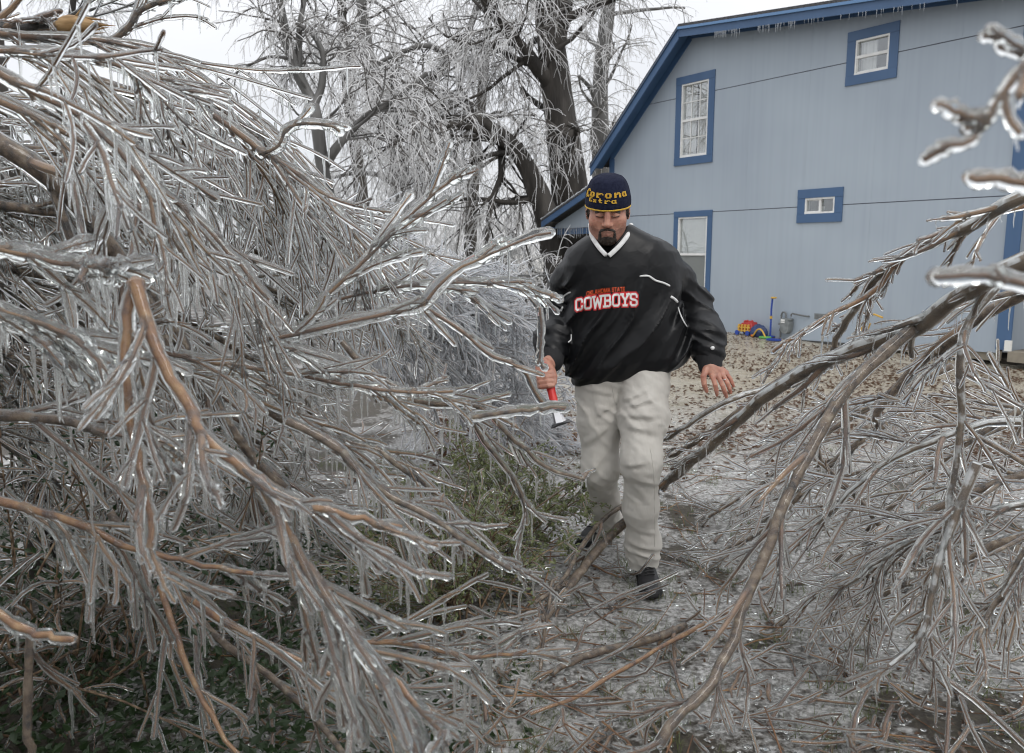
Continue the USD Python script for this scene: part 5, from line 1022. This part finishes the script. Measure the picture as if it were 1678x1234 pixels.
R_('fallen_limb', 'frosted limb second from the top arching down to the wall meter', [(1740, 300, 2.1), (1660, 330, 2.2), (1590, 370, 2.3), (1498, 410, 2.5), (1440, 454, 2.6), (1403, 499, 2.7), (1375, 546, 2.8), (1362, 600, 2.9)], .014, .006, 42, n1=11, l1=.22, n2=4, l2=.13, main_ice=.004)
R_('fallen_limb', 'dark broken bough ending bluntly amid icicles at right', [(1740, 450, 2.6), (1678, 481, 2.7), (1603, 522, 2.8), (1552, 563, 2.9), (1505, 594, 3.0), (1474, 628, 3.05), (1430, 690, 3.1)], .017, .010, 43, n1=10, l1=.32, n2=5, l2=.18, main_ice=.003, wood=BARK)
R_('fallen_limb', 'upright drooping limb hanging down at far right', [(1640, 462, 2.2), (1603, 505, 2.2), (1580, 546, 2.2), (1573, 590, 2.2), (1577, 680, 2.2), (1560, 800, 2.2), (1535, 930, 2.2)], .009, .004, 44, n1=9, l1=.24, n2=4, l2=.14, main_ice=.004, ang=(.5, 1.1))
R_('fallen_limb', 'long slender limb curving down to the bottom centre ground', [(1500, 535, 2.4), (1426, 600, 2.35), (1379, 648, 2.3), (1341, 716, 2.25), (1311, 767, 2.2), (1283, 829, 2.15), (1258, 899, 2.1), (1223, 974, 2.05), (1208, 1029, 2.0), (1163, 1124, 1.9), (1108, 1179, 1.85), (1085, 1215, 1.82)], .0135, .009, 45, wood=BARK, n1=12, l1=.3, n2=4, l2=.18, detail=(34, 7, 5), main_ice=.005)
R_('fallen_limb', 'thin limb from the top right sloping left above the toys', [(1740, 330, 2.4), (1640, 345, 2.4), (1560, 375, 2.45), (1480, 420, 2.5), (1430, 480, 2.55), (1340, 528, 2.6), (1266, 577, 2.65)], .008, .0035, 46, n1=9, l1=.2, n2=3, l2=.12, wood=WILLOW, icicle=3)
R_('fallen_limb', 'slim dark limb touched by the fingers of the left hand', [(1400, 560, 3.5), (1320, 605, 3.48), (1245, 640, 3.44), (1195, 655, 3.41), (1140, 690, 3.45), (1085, 722, 3.6)], .011, .006, 47, n1=3, l1=.2, n2=2, l2=.1, main_ice=.004)
R_('fallen_limb', 'brown limb lying just below the limb under the hand', [(1300, 610, 3.3), (1240, 650, 3.3), (1190, 690, 3.35), (1140, 725, 3.45), (1095, 750, 3.6)], .011, .006, 48, n1=3, l1=.2, n2=2, l2=.1, main_ice=.002, wood=BARK)
R_('fallen_limb', 'glassy drooping limb across the far right middle', [(1740, 700, 2.4), (1640, 690, 2.4), (1540, 720, 2.4), (1450, 760, 2.45), (1370, 830, 2.5), (1300, 900, 2.6)], .009, .0035, 49, n1=11, l1=.34, n2=4, l2=.2, ang=(.3, .9))
R_('fallen_limb', 'glassy limb low at right above the muddy ground', [(1740, 820, 2.2), (1650, 830, 2.2), (1560, 860, 2.25), (1470, 900, 2.3), (1390, 960, 2.35)], .008, .0035, 50, n1=11, l1=.3, n2=5, l2=.18)
R_('fallen_limb', 'dark forked limb propped up at centre right', [(1440, 860, 2.9), (1400, 810, 2.9), (1362, 775, 2.9), (1340, 740, 2.9)], .009, .005, 51, n1=5, l1=.3, n2=3, l2=.15, main_ice=.001, ice=.004, wood=BARK, sag=.1)
R_('fallen_limb', 'iced limb hanging over mud at the lower right', [(1600, 760, 1.9), (1560, 860, 1.9), (1530, 960, 1.88), (1510, 1040, 1.86), (1460, 1090, 1.84)], .008, .0035, 52, n1=9, l1=.25, n2=4, l2=.14)
R_('fallen_limb', 'dark thin limb at the extreme lower right edge', [(1720, 850, 2.0), (1670, 920, 2.0), (1640, 980, 2.0), (1600, 1050, 1.95)], .007, .0035, 53, n1=8, l1=.26, n2=4, l2=.14, main_ice=.002, wood=BARK)
# near twigs, out of focus at the upper right
R_('near_twig', 'blurred glassy twig with hanging drips at the upper right edge', [(1720, 60, .62), (1678, 110, .62), (1640, 160, .62), (1618, 192, .62), (1590, 230, .62), (1545, 240, .62)], .0022, .0014, 54, n1=4, l1=.032, n2=0, ice=.0029, icicle=26, ilen=(.006, .022), wood=TWIG, flat=0, ang=(.4, .7), sag=0, detail=(20, 7, 5))
R_('near_twig', 'blurred short twig branching left near the upper right edge', [(1622, 188, .62), (1600, 195, .62), (1570, 185, .62), (1534, 172, .62)], .0018, .0013, 55, n1=1, l1=.015, n2=0, ice=.0042, icicle=4, ilen=(.004, .01), wood=TWIG)
R_('near_twig', 'blurred twig tip above the upper corner window level at right', [(1720, 115, .66), (1678, 85, .66), (1650, 65, .66), (1625, 48, .66)], .0016, .0012, 56, n1=2, l1=.02, n2=0, ice=.0035, icicle=4, ilen=(.004, .01), wood=TWIG)
R_('near_twig', 'blurred pale twig jutting in over the frosted bough at right', [(1740, 475, .75), (1678, 465, .75), (1610, 452, .75), (1530, 455, .75)], .0026, .0016, 57, n1=1, l1=.02, n2=0, ice=.0065, icicle=3, ilen=(.004, .012), wood=TWIG)
R_('near_twig', 'blurred twig stub in front of the right hand corner board', [(1740, 325, .7), (1678, 300, .7), (1640, 292, .7), (1592, 290, .7)], .003, .002, 58, n1=0, n2=0, ice=.0055, icicle=6, ilen=(.006, .02), wood=TWIG)
# the mass of fine iced twigs on the right
o = at(1450, 800, 3.5); rmass = thing('fallen_tree', 'sprawling iced fallen crown covering the right of the yard', 'fallen tree', loc=o)
RB = [([(1740, 640), (1640, 690), (1540, 760), (1450, 840), (1370, 920)], 3.1), ([(1740, 760), (1640, 790), (1540, 830), (1450, 890), (1370, 960)], 2.7), ([(1560, 600), (1440, 660), (1340, 720), (1250, 790), (1160, 850)], 3.9),
      ([(1740, 660), (1560, 730), (1420, 770), (1300, 800), (1180, 830)], 4.2), ([(1480, 680), (1400, 730), (1320, 800), (1250, 870), (1170, 920)], 3.5), ([(1740, 870), (1640, 890), (1560, 930), (1480, 960), (1400, 1000)], 2.5)]
for i, (pl_, Y) in enumerate(RB):
    P_ = [at(a, b, Y + .05 * j) for j, (a, b) in enumerate(pl_)]
    for q in P_: q[2] = max(q[2], .05)
    limb('x', '', '', P_, .012, .005, 400 + i, into=(rmass, o), sep=False, n1=16, l1=.42, n2=5, l2=.22, n3=1, l3=.09, kk=(5, 4, 4), detail=(12, 6, 4), icicle=4, ilen=(.02, .10), ice=.0042, wood=BARK, ang=(.35, 1.05), sag=.22, flat=.4)
# broken top at the upper left and the splintered end
sp_ = thing('splintered_limb', 'torn limb end with splintered tan wood at the top left', 'branch')
obj('stem', tubes(spline(px((20, 62, 2.6), (60, 52, 2.6), (100, 47, 2.6)), 8), np.linspace(.02, .026, 8), 9), BARK, sp_, smooth=60)
TAN = noisy('torn_wood', [(.10, .055, .02), (.25, .15, .06), (.38, .25, .12)], 60, rough=.7, bump=.6, bscale=80, stretch=(.25, 1, 1))
rg = np.random.default_rng(3)
core = spline(px((98, 44, 2.6), (120, 42, 2.6), (145, 41, 2.6), (165, 42, 2.6)), 8); obj('torn_wood', tubes(core, np.array([.024, .030, .031, .029, .024, .018, .011, .004]), 9), TAN, sp_, smooth=50)
for k in range(9):
    e = core[1] + np.array([0, rg.normal(0, .008), rg.normal(0, .012)]); t_ = core[-1] + np.array([rg.uniform(-.07, .05), rg.normal(0, .012), rg.normal(.0, .014)])
    obj('splinter', tubes(np.stack([e, (e + t_) / 2 + [0, 0, .004], t_]), np.array([.006, .005, .0008]), 5), TAN, sp_, smooth=60)
L_('broken_limb', 'dark broken limb stub at the top left corner', [(-40, 48, 2.55), (20, 45, 2.55), (60, 40, 2.55), (78, 34, 2.55)], .016, .012, 61, wood=TRUNK, n1=4, l1=.2, n2=3, l2=.12, ice=.004, main_ice=.002, icicle=2)
L_('broken_limb', 'iced limb lifting up right from the heap crest', [(180, 70, 2.6), (210, 45, 2.6), (230, 18, 2.6), (262, 4, 2.6), (300, -2, 2.6)], .008, .004, 62, n1=6, l1=.25, n2=3, l2=.12, icicle=6)
po = thing('dark_trunk', 'dark upright trunk at the very top left edge', 'tree trunk', loc=at(-8, 60, 3.4) * [1, 1, 0]); h_ = at(-8, 60, 3.4)
obj('trunk', tubes(np.array([[0, 0, 0], [0, 0, 1.2], [.0, 0, 2.0], [.004, 0, 3.2]]), np.array([.06, .045, .03, .028]), 10), TRUNK, po, smooth=60)
L_('bare_twigs', 'bare dark twigs sticking up at the top left', [(60, 50, 3.0), (110, 30, 3.0), (140, 5, 3.0), (150, -30, 3.0)], .006, .003, 63, n1=7, l1=.35, n2=4, l2=.2, ice=.003, main_ice=.002, icicle=0, wood=TRUNK, twig=TRUNK, sag=-.1)
# ------------------------------------------------------------------ ground, ice crust, litter
def gz(x, y):
    p = np.stack([x, y, 0 * x], -1); near = np.clip(1.4 - np.abs(y) / 14, 0, 1)
    h = (meshkit.fbm(p * .55 + 3, 3, 5) - .5) * .10 * near + (meshkit.fbm(p * 7, 3, 9) - .5) * .035 * np.clip(1.3 - np.abs(y) / 9, 0, 1)
    return h - .10 * np.clip((x - 4.3) / 2.2, 0, 1) * np.clip((y - 6) / 4, 0, 1)
yy = np.concatenate([[-60, -20, -8, -4, -2, -.8, 0], np.geomspace(.45, 9, 220), np.geomspace(9.2, 900, 60)])
uu = np.concatenate([np.linspace(-6, -1.0, 14)[:-1], np.linspace(-1.0, 1.0, 250), np.linspace(1.0, 6, 14)[1:]])
Yg, Ug = np.meshgrid(yy, uu, indexing='ij'); Xg = Ug * (.72 * np.abs(Yg) + .55)
Vg = np.stack([Xg, Yg, gz(Xg, Yg)], -1); nr, nc = Yg.shape
ii = np.arange(nr - 1)[:, None] * nc + np.arange(nc - 1)[None]; Fg = np.stack([ii, ii + 1, ii + nc + 1, ii + nc], -1).reshape(-1, 4)
GROUND = mk('icy_ground', {'g': ('geometry', {}), 'sep': ('separate_xyz', {}),
    'n1': ('noise_texture', {'scale': 1.7, 'detail': 6.0, 'roughness': .62}), 'n2': ('noise_texture', {'scale': 40.0, 'detail': 8.0, 'roughness': .72}), 'n3': ('noise_texture', {'scale': 5.0, 'detail': 4.0}),
    'soil': ('rgb_ramp', {'ramp': [(.3, (.022, .018, .013)), (.5, (.055, .045, .032)), (.65, (.085, .075, .045)), (.8, (.13, .11, .075))]}),
    'ice': ('rgb_ramp', {'ramp': [(.28, (.09, .085, .075)), (.43, (.24, .235, .22)), (.54, (.46, .455, .44)), (.70, (.72, .72, .71))]}),
    'left': ('map_range', {'from_min': -1.6, 'from_max': -.15, 'to_min': -.16, 'to_max': 0.0, 'clamp': True}), 'n1b': ('math', {'math_type': 'add'}), 'rx': ('map_range', {'from_min': .25, 'from_max': .8, 'clamp': True}), 'ry': ('map_range', {'from_min': 3.0, 'from_max': 2.2, 'clamp': True}), 'rm': ('math', {'math_type': 'multiply'}), 'rs': ('math', {'math_type': 'multiply_add', 'value2': -.115}), 'yard': ('map_range', {'from_min': -.4, 'from_max': 1.2, 'clamp': True}), 'fy': ('math', {'math_type': 'multiply'}), 'mask': ('math', {'math_type': 'multiply_add', 'value2': .35}), 'mr': ('map_range', {'from_min': .55, 'from_max': .64, 'clamp': True}),
    'mix': ('mix_color', {'blend_type': 'mix'}), 'straw': ('rgb_ramp', {'ramp': [(.25, (.19, .155, .105)), (.5, (.38, .34, .26)), (.75, (.56, .53, .47))]}), 'far': ('map_range', {'from_min': 5.0, 'from_max': 9.0, 'clamp': True}), 'mix2': ('mix_color', {'blend_type': 'mix'}),
    'rr': ('map_range', {'from_min': 0.0, 'from_max': 1.0, 'to_min': .5, 'to_max': .12}), 'b': ('bump', {'strength': 1.0, 'distance': .028}), 'p': ('principled_bsdf', {'specular_ior_level': .5})},
    [('g.position', 'n1.vector'), ('g.position', 'n2.vector'), ('g.position', 'n3.vector'), ('g.position', 'sep.vector'), ('n2.fac', 'soil.fac'), ('n2.fac', 'ice.fac'), ('n2.fac', 'mask.value1'), ('sep.x', 'left.value'), ('sep.x', 'rx.value'), ('sep.y', 'ry.value'), ('rx.result', 'rm.value1'), ('ry.result', 'rm.value2'), ('rm.value', 'rs.value1'), ('left.result', 'rs.value3'), ('rs.value', 'n1b.value1'), ('n1.fac', 'n1b.value2'), ('n1b.value', 'mask.value3'), ('sep.x', 'yard.value'), ('yard.result', 'fy.value1'), ('far.result', 'fy.value2'), ('mask.value', 'mr.value'),
     ('mr.result', 'mix.fac'), ('soil.color', 'mix.a'), ('ice.color', 'mix.b'), ('n2.fac', 'straw.fac'), ('sep.y', 'far.value'), ('fy.value', 'mix2.fac'), ('mix.result', 'mix2.a'), ('straw.color', 'mix2.b'), ('mix2.result', 'p.base_color'),
     ('mr.result', 'rr.value'), ('rr.result', 'p.roughness'), ('n2.fac', 'b.height'), ('b.normal', 'p.normal')], surface='p.BSDF')
obj('ground', (Vg.reshape(-1, 3), Fg), GROUND, smooth=True, kind='structure')
rng = np.random.default_rng(900)
def scatter(n, y0, y1, ulo=-.75, uhi=.75, pw=1.0):
    y = y0 * (y1 / y0) ** rng.uniform(0, 1, n) ** pw; x = rng.uniform(ulo, uhi, n) * (y + .5); return np.stack([x, y, gz(x, y)], 1)
def leaves(p, size, curl, tilt, rng):
    """Each leaf a pointed, cupped blade of six triangles."""
    n = len(p); a = rng.uniform(0, 6.28, n); s = size * rng.uniform(.6, 1.3, n)
    f = np.stack([np.cos(a), np.sin(a), rng.normal(0, tilt, n)], 1); f = norm(f); sd = norm(np.cross(f, np.stack([rng.normal(0, tilt, n), rng.normal(0, tilt, n), np.ones(n)], 1))); u = np.cross(sd, f)
    c = curl * rng.uniform(-1, 1, n)[:, None]
    P = [p - f * s[:, None] * .5, p + sd * s[:, None] * .27 - f * s[:, None] * .08 + u * s[:, None] * c, p - sd * s[:, None] * .27 - f * s[:, None] * .08 + u * s[:, None] * c, p + f * s[:, None] * .12, p + f * s[:, None] * .55 + u * s[:, None] * c * .8]
    V = np.stack(P, 1).reshape(-1, 3); F = np.array([[0, 1, 3], [0, 3, 2], [1, 4, 3], [3, 4, 2]])
    return V, (F[None] + 5 * np.arange(n)[:, None, None]).reshape(-1, 3)
def leaf_mat(name, cols, rough=.45):
    return mk(name, {'g': ('geometry', {}), 'r': ('rgb_ramp', {'ramp': [(i / (len(cols) - 1), c) for i, c in enumerate(cols)]}), 'p': ('principled_bsdf', {'roughness': rough}), 't': ('translucent_bsdf', {}), 'm': ('mix_closure', {'fac': .25})},
              [('g.random_per_island', 'r.fac'), ('r.color', 'p.base_color'), ('r.color', 't.color'), ('p.BSDF', 'm.closure1'), ('t.BSDF', 'm.closure2')], surface='m.closure')
LEAFB = leaf_mat('dead_leaf', [(.09, .05, .028), (.19, .10, .05), (.28, .19, .11), (.38, .32, .24), (.46, .42, .36), (.52, .49, .44), (.55, .54, .5)])
LEAFG = leaf_mat('green_leaf', [(.020, .038, .013), (.04, .07, .022), (.07, .105, .035), (.11, .14, .05)])
LEAFY = leaf_mat('pale_green_leaf', [(.13, .15, .06), (.23, .25, .11), (.33, .34, .18), (.45, .45, .32)])
GRASS = leaf_mat('iced_grass', [(.10, .12, .045), (.20, .20, .11), (.33, .32, .25), (.5, .5, .48)], .3)
p = scatter(27000, 5.2, 17, -.1, .62, .8); p = p[p[:, 1] < 15.2 + 0 * p[:, 0]]; ins = ((p - HA) @ HN > .05) & (meshkit.fbm(p * [1.1, 1.1, 0] + 7, 3, 3) > rng.uniform(.25, .49, len(p))); p = p[ins]
p2 = scatter(2600, 1.2, 6, -.35, .74); p = np.concatenate([p, p2]); p[:, 2] += .006
tag(obj('leaf_litter', leaves(p, np.where(p[:, 1] > 5, .047, .021) , .35, .25, rng), LEAFB, smooth=False, kind='stuff'), 'brown dead leaves littering the yard up to the house wall', 'leaves')
# low green ground cover in the shade of the heap
p = scatter(22000, 1.0, 4.2, -1.1, .02); k_ = np.clip(-.02 - p[:, 0] / p[:, 1], 0, .3) / .3; p = p[rng.random(len(p)) < .25 + .75 * k_]; k_ = np.clip(-.02 - p[:, 0] / p[:, 1], 0, .3) / .3; p[:, 2] += rng.uniform(0, .20, len(p)) * k_
tag(obj('ground_cover', leaves(p, np.full(len(p), .036), .3, .7, rng), LEAFG, kind='stuff'), 'small green ground cover leaves under the left heap', 'ground cover')
# grass blades, iced, in tufts
c = scatter(700, 1.2, 6, -.5, .72); k = 26; b = np.repeat(c, k, 0) + rng.normal(0, .03, (len(c) * k, 3)) * [1, 1, 0]
n = len(b); h = rng.uniform(.02, .07, n); a = rng.uniform(0, 6.28, n); w = .0016
sd = np.stack([np.cos(a), np.sin(a), 0 * a], 1); ln = np.stack([rng.normal(0, .6, n), rng.normal(0, .6, n), np.ones(n)], 1)
V = np.stack([b - sd * w, b + sd * w, b + norm(ln) * h[:, None]], 1).reshape(-1, 3)
tag(obj('grass', (V, np.arange(3 * n).reshape(-1, 3)), GRASS, kind='stuff'), 'iced pale grass tufts in the crusted ground', 'grass')
# lumps and shards of ice lying about
c = scatter(5500, 1.15, 7, -.35, .74); c[:, 2] += .004; ico = trimesh.creation.icosphere(0, 1.0); iv, if_ = np.asarray(ico.vertices), np.asarray(ico.faces)
s = rng.uniform(.003, .009, (len(c), 1, 1)); st = np.stack([rng.uniform(.6, 2.2, len(c)), rng.uniform(.6, 2.2, len(c)), rng.uniform(.35, .7, len(c))], 1)[:, None]
V = c[:, None] + (iv[None] * (1 + .25 * rng.normal(0, 1, (len(c), len(iv), 1))) * st * s)
tag(obj('ice_chips', (V.reshape(-1, 3), (if_[None] + len(iv) * np.arange(len(c))[:, None, None]).reshape(-1, 3)), ICE, kind='stuff', smooth=True), 'chips and lumps of clear ice strewn on the ground', 'ice')
# fallen twigs lying flat, iced
n = 1250; c = scatter(n, 1.3, 6.5, -.35, .74, .9); c[:, 2] += .012; a = rng.uniform(0, 6.28, n)
B = grow(rng, c, np.stack([np.cos(a), np.sin(a), rng.normal(.05, .1, n)], 1), rng.uniform(.08, .45, n), 6, 0, .22); B[..., 2] = np.maximum(B[..., 2], gz(B[..., 0], B[..., 1]) + .006)
r = rng.uniform(.0018, .0042, n); R = taper(n, 6, r, r * .6); half = rng.random(n) < .72
tag(obj('ground_twigs', tubes(B, R, 4), TWIG, smooth=True, kind='stuff'), 'broken brown twigs scattered over the ice crust', 'twigs')
tag(obj('twig_ice', coat(rng, B[half], R[half], rng.uniform(.003, .007, half.sum()), 5), ICE, smooth=True, kind='stuff'), 'clear ice round the twigs scattered on the ground', 'ice')
# sticks one can tell apart
def stick(label, pts, r0, r1, seed, **kw):
    P_ = [G(a, b, z) for a, b, z in pts]; return limb('stick', label, 'stick', P_, r0, r1, seed, **{**dict(wood=BARK, n1=4, l1=.16, n2=2, l2=.08, ice=.004, main_ice=.001, icicle=0, sag=.3), **kw})
stick('thick brown stick on the ice in front of the shoe', [(1123, 1026, .05), (1063, 1049, .04), (963, 1074, .03), (903, 1101, .02)], .0145, .010, 71)
stick('long curved orange stick crossing the bottom centre', [(1190, 1003, .05), (1078, 1064, .04), (1008, 1104, .03), (928, 1149, .03), (868, 1169, .02)], .006, .004, 72, wood=WILLOW, ice=.006, main_ice=.004)
stick('short stick leaning up right of the stick before the shoe', [(1335, 977, .10), (1305, 1000, .06), (1278, 1026, .02)], .008, .006, 73)
stick('forked twig sticking up left of the shoe stick', [(885, 1110, .0), (890, 1050, .1), (898, 1000, .2), (903, 950, .28)], .007, .004, 74, n1=5, l1=.2)
stick('thin rusty twig lying left of the front shoe', [(945, 915, .02), (975, 928, .02), (1000, 940, .02), (1018, 946, .015)], .004, .003, 75, wood=WILLOW)
stick('upright orange twig on the mud at lower right', [(1360, 1062, .10), (1375, 1085, .04), (1385, 1110, .0)], .004, .003, 76, wood=WILLOW, n1=2)
# ---- iced evergreen shrub behind the left limbs
for lab, cx_, cy_, Yc, rad, n_, sd_ in (('rounded green iced shrub behind the left limbs beside the trouser leg', 800, 795, 3.8, .34, 13000, 81), ('low green iced shrub spilling towards the rear shoe', 745, 850, 3.1, .26, 6500, 82), ('dark leafy bush glimpsed at the left edge of the heap', 60, 760, 2.5, .55, 3000, 83)):
    rg = np.random.default_rng(sd_); c0 = at(cx_, cy_, Yc); base = c0 * [1, 1, 0]; x = thing('green_shrub', lab, 'shrub', loc=base)
    n = 46; B0 = grow(rg, rg.normal(0, rad * .3, (n, 3)) * [1, 1, 0], np.stack([rg.normal(0, .6, n), rg.normal(0, .6, n), np.ones(n)], 1), (c0[2] + rad) * rg.uniform(.6, 1.05, n), 8, .4, .2)
    obj('stems', tubes(B0, taper(n, 8, np.full(n, .005), .002), 5), BARK, x, smooth=True, kind='stuff')
    p, T = along(B0, rg.uniform(.2, 1, (n, 9))); p, T = p.reshape(-1, 3), T.reshape(-1, 3)
    B1 = grow(rg, p, side_dirs(rg, T, rg.uniform(.4, 1.1, len(p))), rad * .45 * rg.uniform(.4, 1.2, len(p)), 6, .4, .2); R1 = taper(len(B1), 6, np.full(len(B1), .0017), .0012)
    obj('twigs', tubes(B1, R1, 3), TWIG, x, kind='stuff'); obj('ice_coat', coat(rg, B1, R1, rg.uniform(.0025, .005, len(B1)), 5), ICE, x, smooth=True, kind='stuff')
    k = max(1, n_ // len(B1)); p, T = along(B1, rg.uniform(.05, 1, (len(B1), k))); p = p.reshape(-1, 3) + rg.normal(0, .012, (len(B1) * k, 3))
    obj('leaves', leaves(p, np.full(len(p), .020 if sd_ < 83 else .022), .25, .9, rg), LEAFY if sd_ < 83 else LEAFG, x, kind='stuff')
